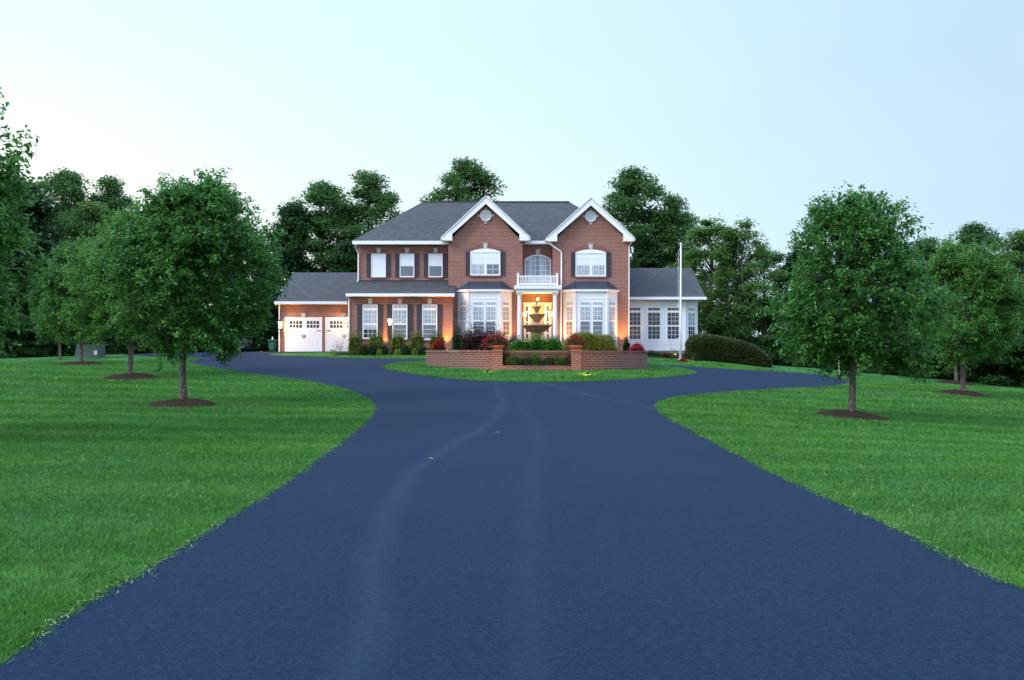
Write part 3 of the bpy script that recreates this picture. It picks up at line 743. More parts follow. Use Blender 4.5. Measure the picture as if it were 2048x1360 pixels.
def sill(x0, x1, z, Y):
    s = MB(); s.box(x0-.04, x1+.04, Y-.08, Y+.01, z-.09, z-.003); part('window_sill', s, M['brick_arch'])
def header(u0, u1, v, Y, h=.22):
    s = MB(); s.box(X(u0,Y)-.05, X(u1,Y)+.05, Y-.012, Y+.01, Z(v,Y)+.004, Z(v,Y)+h); part('brick_header', s, M['brick_arch'])
# upper left three windows
for (u0, u1), low in zip([(742.7,772),(799.7,828.8),(857,885.5)], ['blind','screen','screen']):
    x0, x1, z0, z1 = X(u0,U), X(u1,U), Z(554.5,U), Z(507.5,U); W = Win(U); W.frame_rect(x0, x1, z0, z1); W.rim(x0, x1, z0, z1); zm = Z(531.5,U)
    W.pane(x0+.07, x1-.07, zm+.03, z1-.07, 'blind'); W.pane(x0+.07, x1-.07, z0+.07, zm-.03, low); W.done()
    uc = (u0+u1)/2; keystone(uc, 497.3, 505.6, U); header(u0, u1, 507, U); sill(x0, x1, z0, U); shutters([(u0-9, u0-.3), (u1+.3, u1+9)], 508, 554, U)
# lower left three windows
for i, (u0, u1) in enumerate([(725.5,755.6),(785,815),(844.5,874.5)]):
    x0, x1, z0, z1 = X(u0,L), X(u1,L), Z(677.6+i,L), Z(609.3,L); W = Win(L); W.frame_rect(x0, x1, z0, z1); W.rim(x0, x1, z0, z1); 
    W.pane(x0+.08, x1-.08, Z(615.5,L), z1-.06, 'curtain', 2, 0); W.pane(x0+.08, x1-.08, Z(646.5,L), Z(621,L), 'curtain', 2, 2)
    if i: W.pane(x0+.08, x1-.08, z0+.08, Z(649.8,L), 'screen', 0, 2)
    else:
        W.pane(x0+.08, x1-.08, Z(658.5,L), Z(649.8,L), 'curtain', 0, 0); W.pane(x0+.08, x1-.08, z0+.08, Z(659,L), 'dark_glass', 2, 1)
    W.done(); keystone((u0+u1)/2, 598.6, 607.4, L); header(u0, u1, 608.8, L); sill(x0, x1, z0, L); shutters([(u0-10.6, u0-.3), (u1+.3, u1+10.6)], 609, 678, L)
# gable windows
for (u0, u1, vt, vs_, vb, lows) in [(940.7,1000.7,497,503.5,551,('curtain','screen')), (1151,1211.8,498.8,505,553,('curtain','curtain'))]:
    x0, x1, z0 = X(u0,G), X(u1,G), Z(vb,G); W = Win(G); W.fr.prism_xz(arc_top(x0, x1, z0, Z(vs_,G), Z(vt,G)), G-.05, G+.02)
    xm = (x0+x1)/2; zm = Z(527.5+(vb-551),G); zt = Z(vs_+.3,G)
    for (a, b, lo) in ((x0+.09, xm-.09, lows[0]), (xm+.09, x1-.09, lows[1])):
        W.pane(a, b, zm+.04, zt-.02, 'blind', 1, 1); W.pane(a, b, z0+.08, zm-.04, lo, 1, 1 if lo != 'screen' else 1)
    W.rim(x0, x1, z0, Z(vs_+.5,G), w_=.045); W.done()
    # brick arch
    ar = MB(); o1 = arc_top(x0-.02, x1+.02, z0, Z(vs_,G)+.01, Z(vt,G)+.03, 12)[2:]; o2 = arc_top(x0-.18, x1+.18, z0, Z(vs_,G)+.16, Z(vt,G)+.3, 12)[2:]
    for i in range(12): ar.prism_xz([o1[i+1], o1[i], o2[i], o2[i+1]], G-.03, G+.01)
    part('brick_arch', ar, M['brick_arch']); keystone((u0+u1)/2, vt-10, vt-.8, G, 9, 7); sill(x0, x1, z0, G)
    shutters([(u0-9.2, u0-.3), (u1+.3, u1+9.6)], vs_-1, vb, G)
# center arched window
x0, x1, z0 = X(1049.5,U), X(1102,U), Z(570,U); W = Win(U); ot = arc_top(x0, x1, z0, Z(519,U), Z(509,U), 14); W.fr.prism_xz(ot, U-.05, U+.02)
gp = MB(); gp.prism_xz(arc_top(x0+.07, x1-.07, z0+.07, Z(520.5,U), Z(511.3,U), 14), U-.058, U-.045); W.panes.append((gp, 'sky_glass'))
for xx in np.linspace(x0, x1, 6)[1:-1]: W.fr.box(xx-.014, xx+.014, U-.075, U-.059, z0+.07, Z(513.5,U))
for vv in (521, 531, 541, 551, 561): W.fr.box(x0+.07, x1-.07, U-.0785, U-.0595, Z(vv,U)-.012, Z(vv,U)+.012)
W.done(); ar = MB(); o1 = arc_top(x0-.02, x1+.02, z0, Z(519,U)+.01, Z(509,U)+.03, 12)[2:]; o2 = arc_top(x0-.16, x1+.16, z0, Z(519,U)+.14, Z(509,U)+.27, 12)[2:]
for i in range(12): ar.prism_xz([o1[i+1], o1[i], o2[i], o2[i+1]], U-.03, U+.01)
part('brick_arch', ar, M['brick_arch']); keystone(1075.7, 499.8, 508.2, U, 9, 7)
# round vents
for uc, vc in ((971.6, 431.2), (1181.4, 432.5)):
    x, z = X(uc,G), Z(vc,G); rr = .345; v_ = MB(); n = 24
    v_.prism_xz([(x+rr*math.cos(2*math.pi*i/n), z+rr*math.sin(2*math.pi*i/n)) for i in range(n)], G-.06, G+.01)
    for i in range(-4, 5):
        zz = z+i*.065; hw = math.sqrt(max(0, (rr-.06)**2-(i*.065)**2)); v_.add([(x-hw, G-.062, zz-.025), (x+hw, G-.062, zz-.025), (x+hw, G-.095, zz+.012), (x-hw, G-.095, zz+.012)], [(0,1,2,3)])
    rg = [(x+rr*math.cos(2*math.pi*i/n), G-.075, z+rr*math.sin(2*math.pi*i/n)) for i in range(n+1)]; v_.tube(rg, .03, 6)
    vo = part('round_vent', v_, M['white'])
    for an in range(4):
        k = MB()
        ca, sa = math.cos(an*math.pi/2), math.sin(an*math.pi/2)
        pts = [(rr+.01, -.05), (rr+.17, -.09), (rr+.17, .09), (rr+.01, .05)]
        k.prism_xz([(x+a*ca-b*sa, z+a*sa+b*ca) for a, b in pts], G-.05, G+.01)
        k.build('vent_keystone', M['stone'], vo)
# bays
def bay(cx, side):
    y0 = G-.70; hw = .985; bw = 1.70; z0 = 1.2; z1 = Z(583,59.3)
    root = thing('x', (0,0,0), '', ''); bpy.data.objects.remove(root)
    b = MB(); poly = [(cx-bw, G), (cx-hw, y0), (cx+hw, y0), (cx+bw, G)]; b.prism_xy(poly, z0, z1)
    # corner boards and frieze panels
    for x_ in (cx-hw, cx+hw): b.tube([(x_, y0-.0, z0), (x_, y0-.0, z1)], .05, 8)
    by = part('bay_wall', b, M['white_panel'])
    tr = MB(); pf = [(cx-bw-.12, G), (cx-hw-.07, y0-.14), (cx+hw+.07, y0-.14), (cx+bw+.12, G)]
    tr.prism_xy(pf, z1, z1+.15); tr.build('cornice', M['white'], by)
    rt = Z(562.8,60); r = MB(); q = [(cx-1.12, G), (cx+1.12, G)]
    zz = z1+.152; p0 = [(cx-bw-.14, G, zz), (cx-hw-.08, y0-.16, zz), (cx+hw+.08, y0-.16, zz), (cx+bw+.14, G, zz)]
    t0 = [(cx-1.14, G, rt), (cx+1.14, G, rt)]; t1 = [(cx-1.12, G-.02, rt), (cx+1.12, G-.02, rt)]
    r.add(p0+[t0[0], (cx-hw*.98, G-.06, rt), (cx+hw*.98, G-.06, rt), t0[1]], [(0,1,5,4),(1,2,6,5),(2,3,7,6),(4,5,6,7),(3,2,1,0),(0,4,7,3)])
    for xa, xb in ((cx-hw-.08, cx-hw*.98), (cx, cx), (cx+hw+.08, cx+hw*.98)): r.tube([(xa, y0-.16, zz+.01), (xb, G-.07, rt+.01)], .018, 5)
    r.build('bay_roof', M['metal_roof'], by)
    def bwin(Wn, a, b_, lo, nxp=1):
        z = [1.6+(702-v)*59.3/F for v in (609.5, 604.3, 614, 640, 643, 669.5)]
        Wn.fr.box(a-.04, b_+.04, Wn.Y-.025, Wn.Y+.01, z[5]-.05, z[1]+.05)
        Wn.pane(a, b_, z[0], z[1], 'curtain', nxp, 0, t=.025); Wn.pane(a, b_, z[3], z[2], 'curtain', nxp, 2, t=.025); Wn.pane(a, b_, z[5], z[4], lo, nxp if lo != 'screen' else 0, 2, t=.025)
    W = Win(y0); bwin(W, cx-.68, cx-.10, 'screen'); W.done(by); W = Win(y0); bwin(W, cx+.10, cx+.68, 'screen'); W.done(by)
    SL = math.hypot(bw-hw, G-y0); 
    for sg in (-1, 1):
        ax = cx+sg*hw; bx = cx+sg*bw; d = ((bx-ax)/SL, (G-y0)/SL); nrm = (sg*d[1], -abs(d[0]))
        def mp(p, ax=ax, d=d, nrm=nrm, sg=sg): s_ = p[0]; o_ = -p[1]; return (ax+d[0]*s_+nrm[0]*o_, y0+d[1]*s_+nrm[1]*o_, p[2])
        W = Win(0, mp); bwin(W, SL*.24, SL*.74, 'brown_curtain' if sg*side < 0 else 'curtain'); W.done(by)
    # raised trim between windows and cornice
    t_ = MB(); t_.box(cx-.8, cx+.8, y0-.02, y0+.01, Z(598,59.3), Z(596.6,59.3)); t_.build('panel_trim', M['white'], by)
bay(-1.72, -1); bay(4.95, 1)
# sunroom windows
for a, b_ in ((1258.5,1280.8),(1296.3,1319.6),(1335,1358.2)):
    x0, x1 = X(a,S), X(b_,S); W = Win(S); W.frame_rect(x0-.07, x1+.07, Z(680.5,S), Z(613.5,S), .03)
    W.pane(x0, x1, Z(620.8,S), Z(615.8,S), 'dark_glass', 2, 0, t=.03, bar=.016); W.pane(x0, x1, Z(650.2,S), Z(625.5,S), 'dark_glass', 2, 2, t=.03, bar=.016); W.pane(x0, x1, Z(677.8,S), Z(653,S), 'dark_glass', 2, 2, t=.03, bar=.016); W.done()
ax, ay = X(1371,S), S; dx, dy = 12.1-ax, 62.3-S; SL = math.hypot(dx, dy); dx /= SL; dy /= SL
W = Win(0, lambda p: (ax+dx*p[0]-dy*p[1]*-1, ay+dy*p[0]+dx*p[1], p[2]))
W.mp = lambda p: (ax+dx*p[0]+dy*(-p[1]), ay+dy*p[0]-dx*(-p[1]), p[2])
a, b_ = SL*.24, SL*.78; W.fr.box(a-.06, b_+.06, -.03, .01, Z(680.5,S), Z(613.5,S))
for z0_, z1_, nz in ((620.8,616,0),(650.2,625.5,2),(677.8,653,2)): W.pane(a, b_, Z(z0_,S), Z(z1_,S), 'sky_glass' if z0_ < 655 else 'dark_glass', 2, nz, t=.03)
W.done()
tr = MB()
for a in (1282.5, 1293.5, 1321.5, 1332.5, 1361): tr.box(X(a,S)-.03, X(a,S)+.03, S-.022, S+.01, Z(702,S), Z(604,S))
tr.box(xs0, X(1370,S), S-.026, S+.01, Z(683.5,S), Z(682,S)); tr.box(xs0, X(1370,S), S-.026, S+.01, Z(687.5,S), Z(686.3,S)); tr.box(xs0, X(1370,S), S-.028, S+.01, Z(609.5,S), Z(607.8,S))
tr.box(X(1366,S), X(1371,S)+.01, S-.03, S+.01, 1.62, zs-.1); tr.box(12.05, 12.16, 62.22, 62.4, 1.62, zs-.1); part('panel_trim', tr, M['white'])
# garage doors
for u0, u1 in ((570.5,643.5),(651.5,724.5)):
    x0, x1, z0, z1 = X(u0,GA), X(u1,GA), 1.5, Z(636.5,GA)
    f = MB(); f.box(x0-.03, x0+.04, GA-.03, GA+.01, z0, z1+.07); f.box(x1-.04, x1+.03, GA-.03, GA+.01, z0, z1+.07); f.box(x0+.04, x1-.04, GA-.03, GA+.01, z1, z1+.07)
    d = MB(); d.box(x0, x1, GA-.012, GA+.01, z0, z1); wd = (x1-x0)
    for i in range(1, 4): d.box(x0, x1, GA-.016, GA-.0125, z0+(z1-z0)*i/4-.006, z0+(z1-z0)*i/4+.006)
    for k in range(2):
        for j in range(4):
            a = x0+wd*(.05+.5*k)+j*wd*.105; d.box(a, a+wd*.012, GA-.02, GA-.0125, z0+.05, z0+(z1-z0)*.68)
    do = part('garage_door', d, M['white']); f.build('door_frame', M['white'], do)
    for k in range(2):
        a = x0+wd*(.12+.47*k); b_ = a+wd*.34; p = MB(); p.box(a, b_, GA-.02, GA-.011, Z(655.5,GA), Z(642,GA)); po = p.build('door_window', M['dark_glass'], do)
        m_ = MB()
        for i in range(1, 4): m_.box(a+(b_-a)*i/4-.022, a+(b_-a)*i/4+.022, GA-.03, GA-.0205, Z(655.5,GA), Z(642,GA))
        m_.box(a, b_, GA-.032, GA-.0205, Z(649.6,GA), Z(648.2,GA)); m_.build('muntin', M['white'], po)
    h_ = MB()
    for a, b_ in ((x0+.03, x0+.36), (x1-.36, x1-.03)): h_.box(a, b_, GA-.03, GA-.0165, Z(661.8,GA), Z(660.6,GA))
    xm = (x0+x1)/2
    for a in (xm-.09, xm+.05): h_.box(a, a+.035, GA-.045, GA-.0165, Z(676,GA), Z(669,GA))
    h_.build('door_hardware', M['black'], do); keystone((u0+u1)/2, 627.2, 635.0, GA, 9, 7)
# corner boards / downspouts
def spout(pts, r=.045): 
    s = MB(); s.tube(pts, r, 4); part('downspout', s, M['white'])
spout([(X(708,60.5), 60.45, ze-.2), (X(713,60.8), 60.8, ze-.55), (X(716.5,60.9), 60.92, ze-.8), (X(716.5,60.9), 60.92, zsr(60.9)+.1), (X(714,60.7), 60.7, zsr(60.7)+.08)])
spout([(X(694,58.6), 58.6, Z(592,58.6)), (X(697.6,58.9), 58.93, Z(600,58.9)), (X(697.6,58.9), 58.93, 1.5)])
spout([(X(558.5,65.9), 65.93, Z(608,66)), (X(558.5,65.9), 65.93, 1.5)])
spout([(X(1096,59.6), 59.65, Z(481,59.6)), (X(1098,59.7), 59.75, Z(486,59.7)), (X(1121.5,59.9), 59.9, Z(503,59.9)), (X(1123,59.9), 59.92, Z(506,59.9)), (X(1122,59.9), 59.92, 1.5)], .055)
spout([(X(1265,59.7), 59.8, Z(482,59.7)), (X(1258,60), 59.95, Z(492,60)), (X(1257.5,60), 59.95, 1.5)], .04)
# portico -------------------------------------------------------
YP = 58.8
x0, x1 = X(1036,YP), X(1112.5,YP); po = MB()
po.box(X(1028.5,YP), X(1122,YP), YP-.3, G-.02, Z(578.2,YP), Z(571.4,YP)); po.box(X(1032,YP), X(1117.5,YP), YP-.18, G-.02, Z(585.3,YP), Z(578.2,YP)-.001)
po.box(x0+.3, x1-.3, G-.02, U, Z(580,YP), Z(574,YP))
prt = part('portico_beam', po, M['white'])
for uc in (1039, 1110.3):
    x = X(uc,YP); c_ = MB(); zt = Z(585.3,YP); r0 = .135
    c_.box(x-.19, x+.19, YP-.19+.05, YP+.19+.05, zt-.06, zt); c_.box(x-.2, x+.2, YP-.15, YP+.25, 1.44, 1.54)
    c_.lathe([(.18,1.54),(.18,1.58),(.15,1.62),(r0,1.68),(r0*1.0,3.2),(r0*.86,zt-.16),(.16,zt-.13),(.16,zt-.1),(.18,zt-.06)], (x, YP+.05, 0), 20)
    part('column', c_, M['white'], smooth=False)
bl = MB(); zt = Z(551.5,YP); zb_ = Z(568.5,YP)
for xa, xb, ya, yb in ((X(1036,YP), X(1114,YP), YP-.06, YP+.0),): bl.box(xa, xb, ya, yb, zt-.07, zt); bl.box(xa, xb, ya, yb, zb_-.03, zb_+.04)
n = 23
for i in range(n): xx = X(1040,YP)+(X(1110.5,YP)-X(1040,YP))*(i+.5)/n; bl.box(xx-.022, xx+.022, YP-.05, YP-.012, zb_+.041, zt-.071)
for xx in (X(1036,YP), X(1114,YP)):
    for j in range(8): yy = YP+.12+j*.12; bl.box(xx-.02, xx+.02, yy-.02, yy+.02, zb_, zt-.071)
    bl.box(xx-.03, xx+.03, YP+.06, G-.01, zt-.07, zt); bl.box(xx-.03, xx+.03, YP+.06, G-.01, zb_-.03, zb_+.04)
br = part('balcony_railing', bl, M['white'])
for xx in (X(1036,YP), X(1114,YP)):
    p_ = MB(); p_.box(xx-.07, xx+.07, YP-.1, YP+.06, Z(571.4,YP), Z(547.5,YP)); p_.box(xx-.09, xx+.09, YP-.12, YP+.08, Z(547.5,YP), Z(546.3,YP)); p_.build('railing_post', M['white'], br)
fl_ = MB(); fl_.box(X(1030,YP), X(1120,YP), YP-.35, U, 1.2, 1.44); part('porch_floor', fl_, M['stone'])
# door surround
ds = MB(); DY = U; ds.box(X(1047.5,DY), X(1103,DY), DY-.08, DY+.01, 1.44, Z(606.5,DY)); ds.box(X(1046,DY), X(1104.5,DY), DY-.13, DY+.01, Z(608.2,DY), Z(605.5,DY)); dso = part('door_surround', ds, M['white'])
dd = MB(); dd.box(X(1062,DY), X(1088.5,DY), DY-.10, DY-.075, 1.46, Z(609,DY))
for zz0, zz1 in ((.1,.38),(.45,.92)):
    for a, b_ in ((1065,1074),(1076.5,1085.5)): h_ = Z(609,DY)-1.46; dd.box(X(a,DY), X(b_,DY), DY-.115, DY-.101, 1.46+h_*zz0, 1.46+h_*zz1)
ddo = part('front_door', dd, M['door_paint']); hd = MB(); hd.lathe([(.035,0),(.035,.04)], (X(1086.5,DY), DY-.13, 2.45), 10); hd.build('door_handle', M['black'], ddo)
for uc in (1054.2, 1095.4):
    sl = MB(); 
    for v0, v1 in ((613,622),(624.5,643),(645.5,665),(668,677)): sl.box(X(uc-1.9,DY), X(uc+1.9,DY), DY-.088, DY-.078, Z(v1,DY), Z(v0,DY))
    part('sidelight', sl, M['dark_glass'])
# lamps on the house
def plight(name, loc, e, c=(1,.55,.16), parent=None, r=.06):
    l = bpy.data.lights.new(name, 'POINT'); l.energy = e; l.color = c; l.shadow_soft_size = r
    o = bpy.data.objects.new(name, l); col.objects.link(o); 
    o.location = loc
    if parent: o.parent = parent; o.location = Vector(loc)-ORG.get(parent.name, Vector((0,0,0)))
    return o
def sconce(x, y, z, e, s=1.0):
    b = MB(); b.box(x-.06*s, x+.06*s, y-.02, y+.005, z-.2*s, z+.16*s); b.tube([(x, y, z+.12*s), (x, y-.1*s, z+.24*s), (x, y-.18*s, z+.2*s)], .012, 6)
    b.lathe([(.10*s,.14*s),(.03*s,.22*s),(.01,.26*s)], (x, y-.18*s, z), 6); b.lathe([(.03*s,-.2*s),(.07*s,-.15*s),(.07*s,-.14*s)], (x, y-.18*s, z), 6)
    for k in range(4): a = k*math.pi/2+.78; b.tube([(x+.065*s*math.cos(a), y-.18*s+.065*s*math.sin(a), z-.14*s), (x+.09*s*math.cos(a), y-.18*s+.09*s*math.sin(a), z+.14*s)], .006, 4)
    o = part('wall_lantern', b, M['black']); g_ = MB(); g_.lathe([(.05*s,-.135*s),(.07*s,.0),(.075*s,.13*s)], (x, y-.18*s, z), 10); g_.build('lamp_glass', M['bulb'], o)
    plight('lamp_light', (x, y-.30*s, z), e, parent=o, r=.08)
sconce(X(562.5,GA), GA, Z(650,GA), 150, 1.7); sconce(X(697,GA)-.25, GA, Z(641,GA), 60, 1.2)
sconce(X(1050.2,U), U, Z(628.5,U), 45); sconce(X(1101,U), U, Z(628.5,U), 45)
hl = MB(); hx, hy = X(1075.3,60), 60.0; hl.tube([(hx,hy,Z(586,YP)), (hx,hy,Z(594,60))], .012, 6); hl.lathe([(.02,.22),(.08,.17),(.08,.15)], (hx,hy,Z(601,60)), 6); hl.lathe([(.07,-.02),(.07,0)], (hx,hy,Z(601,60)), 6)
ho = part('porch_lantern', hl, M['black']); g_ = MB(); g_.lathe([(.055,.0),(.07,.08),(.07,.15)], (hx,hy,Z(601,60)), 10); g_.build('lamp_glass', M['bulb'], ho); plight('lamp_light', (hx,hy-.05,Z(605,60)), 45, parent=ho)

# ------------------------------------------------------------------ beds, trees in rows
MULCH = []
def mulch_ring(x, y, r, label):
    mb = MB(); n = 40; rings = 7; vs = []; base = terr(x, y)
    for i in range(rings+1):
        for k in range(n):
            a = 2*math.pi*k/n; rr = r*i/rings*(1+.04*math.sin(a*3+x)+.03*math.sin(a*7)) ; px_, py_ = x+rr*math.cos(a), y+rr*math.sin(a)
            vs.append((px_, py_, tz(px_, py_)+.15*(1-(i/rings)**2)+.035*random.random()-(.03 if i == rings else 0)))
    fs = [(i*n+k, i*n+(k+1) % n, (i+1)*n+(k+1) % n, (i+1)*n+k) for i in range(rings) for k in range(n)]
    mb.add(vs, [(a, b, c, d)[::-1] for a, b, c, d in fs]); o = mb.build('mulch_bed', M['mulch'], smooth=True)
    MULCH.append((x, y, r*.96)); return tag(o, label, 'mulch bed', 'round mulch beds under the lawn trees')
pears = {}
G_P = 'round pear trees planted in rows on the lawns'
def pear(key, u, v, h, label, rz, ml=None, wide=1.0, y=None, mr=1.0):
    if y is None: x, y = ground_at(u, v)
    else: x = X(u, y)
    z = tz(x, y); s = h/6.4
    if key in USED: o = copy_tree(PROT[key], (x, y, z), rz, (s*wide, s*wide, s), label, G_P)
    else:
        o = PROT[key]; USED.add(key); o.location = (x, y, z); o.rotation_euler.z = rz; o.scale = (s*wide, s*wide, s); tag(o, label, 'tree', G_P)
    if ml: mulch_ring(x, y, mr, ml)
    print('PEAR', key, round(x,1), round(y,1), round(z,2)); return o
USED = set(); PROT = {'a': pear_tree(11), 'b': pear_tree(23, mat_='pear_lit'), 'c': pear_tree(37)}
pear('a', 366, 811, 6.2, 'largest pear tree on the left lawn, full dark green crown right beside the driveway', 3.4, 'round dark mulch bed under the nearest left lawn tree', 1.0, mr=.95)
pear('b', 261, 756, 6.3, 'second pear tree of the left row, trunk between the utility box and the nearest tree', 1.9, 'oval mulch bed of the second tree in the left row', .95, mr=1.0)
pear('c', 163, 721.5, 6.1, 'third pear tree of the left row, its trunk in front of the green utility box', 3.0, 'thin mulch bed in front of the green utility box', .9, y=46.5, mr=1.2)
pear('a', 120, 712, 6.0, 'farthest pear tree of the left row, slim pale trunk against the dark woods', 4.1, None, .8, y=55)
pear('c', 0, 0, 7.2, 'pear tree cut off by the left edge, only its right side leaves showing', 2.2, None, .95, y=16.2) if False else None
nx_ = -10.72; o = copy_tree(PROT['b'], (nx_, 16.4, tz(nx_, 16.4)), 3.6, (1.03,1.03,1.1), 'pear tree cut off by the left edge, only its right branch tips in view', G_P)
pear('c', 1704, 834, 6.25, 'large round pear tree on the right lawn beside the tip of the driveway', .2, 'round dark mulch bed under the large right lawn tree', .98, mr=1.05)
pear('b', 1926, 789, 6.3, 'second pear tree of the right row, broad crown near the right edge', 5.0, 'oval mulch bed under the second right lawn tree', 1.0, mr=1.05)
pear('a', 1912, 767, 6.2, 'third pear tree of the right row, pale leaning trunk just behind the second', 2.6, 'thin mulch bed under the farther right lawn tree', 1.0, mr=1.1)
l1 = PROT['a']; [c for c in l1.children if c.name.startswith('crown')][0].location = Matrix.Rotation(-3.4, 3, 'Z') @ Vector((.33, 0, 0))
# house bed
bed = sheet('planting_bed', smoothp([(-11.0,57.2),(-3.5,56.4),(4,56.2),(8.5,56.6),(11.5,57.0),(13.6,58.2),(13.4,62),(12,62),(-9.9,61),(-10.9,60)], 2), [], .035, M['mulch'], .5)
tag(bed, 'long mulch bed along the front of the house', 'mulch bed', kind='structure')
random.seed(3); np.random.seed(3); grass()

# ------------------------------------------------------------------ ring planter
RX, RY, RR = 1.14, 44.1, 5.1
ZT = 1.64
ring = thing('brick_planter', (RX, RY, .9), 'low round red brick retaining wall planter in front of the house', 'planter')
def arc_wall(a0, a1, r0, r1, z0, z1, n, zt=None):
    mb = MB(); vs = []
    for i in range(n+1):
        a = a0+(a1-a0)*i/n; s, c = math.sin(a), -math.cos(a)
        dz = -.010*max(0, s*r1)
        for r_, z_ in ((r0, z0), (r1, z0), (r1, z1+dz), (r0, z1+dz)): vs.append((RX+r_*s, RY+r_*c, z_))
    fs = [(i*4+k, i*4+(k+1) % 4, (i+1)*4+(k+1) % 4, (i+1)*4+k) for i in range(n) for k in range(4)]
    fs += [(3,2,1,0), (n*4, n*4+1, n*4+2, n*4+3)]; mb.add(vs, fs); return mb
aP1 = math.asin((X(994,39.2)-RX)/RR); aP2 = math.asin((X(1153,39.2)-RX)/RR)
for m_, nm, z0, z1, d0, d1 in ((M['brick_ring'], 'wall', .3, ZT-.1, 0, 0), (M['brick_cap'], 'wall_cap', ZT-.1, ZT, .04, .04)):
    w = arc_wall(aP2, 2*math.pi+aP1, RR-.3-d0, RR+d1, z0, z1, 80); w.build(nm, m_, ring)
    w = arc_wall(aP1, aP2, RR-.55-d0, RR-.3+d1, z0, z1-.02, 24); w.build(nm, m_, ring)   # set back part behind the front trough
w = arc_wall(aP1, aP2, RR-.12, RR+.06, .3, 1.0, 24); w.build('trough_wall', M['brick_ring'], ring)
w = arc_wall(aP1, aP2, RR-.32, RR-.1, .3, .95, 24); w.build('trough_soil', M['mulch'], ring)
for a in (aP1, aP2):
    x_, y_ = RX+(RR-.08)*math.sin(a), RY-(RR-.08)*math.cos(a); p = MB(); p.box(x_-.2, x_+.2, y_-.2, y_+.2, .3, ZT-.06); p.box(x_-.22, x_+.22, y_-.25, y_+.21, ZT-.06, ZT+.03); p.build('pillar', M['brick_old'], ring)
so = MB(); n = 40; so.add([(RX+(RR-.25)*math.cos(2*math.pi*i/n), RY+(RR-.25)*math.sin(2*math.pi*i/n), ZT-.17) for i in range(n)]+[(RX, RY, ZT-.05)], [(i, (i+1) % n, n) for i in range(n)]); so.build('soil', M['mulch'], ring, smooth=True)
# pots
pots = []
for i, (a, lb) in enumerate(((aP1, 'left'), (aP2, 'right'))):
    x_, y_ = RX+(RR-.1)*math.sin(a), RY-(RR-.1)*math.cos(a); zt = ZT+.03
    p = thing('flower_pot', (x_, y_, zt), 'shallow terracotta bowl pot on the %s brick pillar of the planter' % lb, 'flower pot', 'bowl pots on the planter pillars')
    b = MB(); b.lathe([(.16,0),(.2,.02),(.27,.09),(.31,.13),(.31,.16),(.27,.155)], (x_, y_, zt), 24); b.build('bowl', M['terracotta'], p, smooth=True)
    if i == 0: bush('flowering_plant', (x_-.12, y_+.05, zt+.1), 1.0, .6, .5, 'dark_shrub', 'red flowering plant spilling from the pot on the left pillar', 'plant', 'red flowers in the pillar pots',   .06, 1300, False, blossom=800, bm='red', rough=.14)
    else: bush('flowering_plant', (x_, y_+.05, zt+.1), .66, .5, .46, 'dark_shrub', 'red flowering plant standing in the pot on the right pillar', 'plant', 'red flowers in the pillar pots', .06, 800, False, blossom=520, bm='red', rough=.2)
# fountain
fx, fy = X(1073.4,44), 44.0; fz = ZT-.1
ft = thing('fountain', (fx, fy, fz), 'three tiered brown stone fountain in the middle of the brick planter', 'fountain')
def tier(name, prof): MB().lathe(prof, (fx, fy, 0), 36).build(name, M['fountain'], ft, smooth=True)
z1, z2, z3, z4 = Z(649.6,44), Z(628.5,44), Z(613.4,44), Z(601,44)
tier('pedestal', [(.42,fz-.1),(.42,fz+.12),(.3,fz+.16),(.2,fz+.3),(.17,z1-.62),(.22,z1-.5),(.3,z1-.44),(.3,z1-.40),(.2,z1-.37)])
tier('large_bowl', [(.2,z1-.37),(.42,z1-.30),(.52,z1-.2),(.64,z1-.08),(.71,z1-.05),(.72,z1),(.66,z1+.01),(.5,z1-.05),(.1,z1-.1)])
tier('stem', [(.15,z1-.1),(.17,z1+.02),(.12,z1+.07),(.11,z1+.1),(.15,z1+.14)])
tier('middle_bowl', [(.13,z1+.14),(.2,z2-.25),(.3,z2-.16),(.38,z2-.05),(.43,z2-.02),(.43,z2+.01),(.38,z2+.01),(.08,z2-.04)])
tier('stem', [(.1,z2-.04),(.12,z2+.02),(.08,z2+.06),(.07,z2+.09),(.1,z2+.12)])
tier('small_bowl', [(.08,z2+.12),(.13,z3-.12),(.19,z3-.03),(.23,z3-.01),(.23,z3+.01),(.05,z3-.02)])
tier('finial', [(.05,z3-.02),(.07,z3+.03),(.03,z3+.07),(.04,z3+.12),(.08,z3+.17),(.085,z3+.21),(.05,z3+.25),(.055,z3+.28),(.01,z4+.02)])
# plants in ring
GR = 'shrubs growing inside the round planter'
bush('red_maple', (X(966,42.6), 42.6, ZT-.15), 1.95, 1.5, 1.02, 'maple', 'dark burgundy red Japanese maple mound left of the fountain', 'shrub', GR, .09, 3800, True, rough=.14)
bush('red_maple', (X(956,43.4), 43.4, ZT+.3), .9, .8, .85, 'maple', 'taller burgundy tuft rising behind the red maple mound', 'shrub', GR, .09, 900, False, rough=.22)
for i, (u, w_, h_, yy, lb) in enumerate([(1042,1.05,.62,41.6,'bright green bushy plant at the left foot of the fountain'),(1075,1.15,.76,42.2,'tallest bright green bushy plant directly below the fountain'),(1103,1.0,.70,41.8,'bright green bushy plant at the right foot of the fountain')]):
    bush('leafy_shrub', (X(u,yy), yy, ZT-.14), w_, .8, h_, 'bright', lb, 'shrub', GR, .07, 2200, True, rough=.12, blossom=[90,60,50][i], bm='yellow')
bush('barberry_shrub', (X(1029,46.2), 46.2, ZT-.12), .75, .6, .88, 'barberry', 'small purple barberry shrub left of the fountain pedestal', 'shrub', GR, .05, 1100)
bush('barberry_shrub', (X(1110,46.2), 46.2, ZT-.12), .72, .6, .85, 'barberry', 'small purple barberry shrub right of the fountain pedestal', 'shrub', GR, .05, 1100)
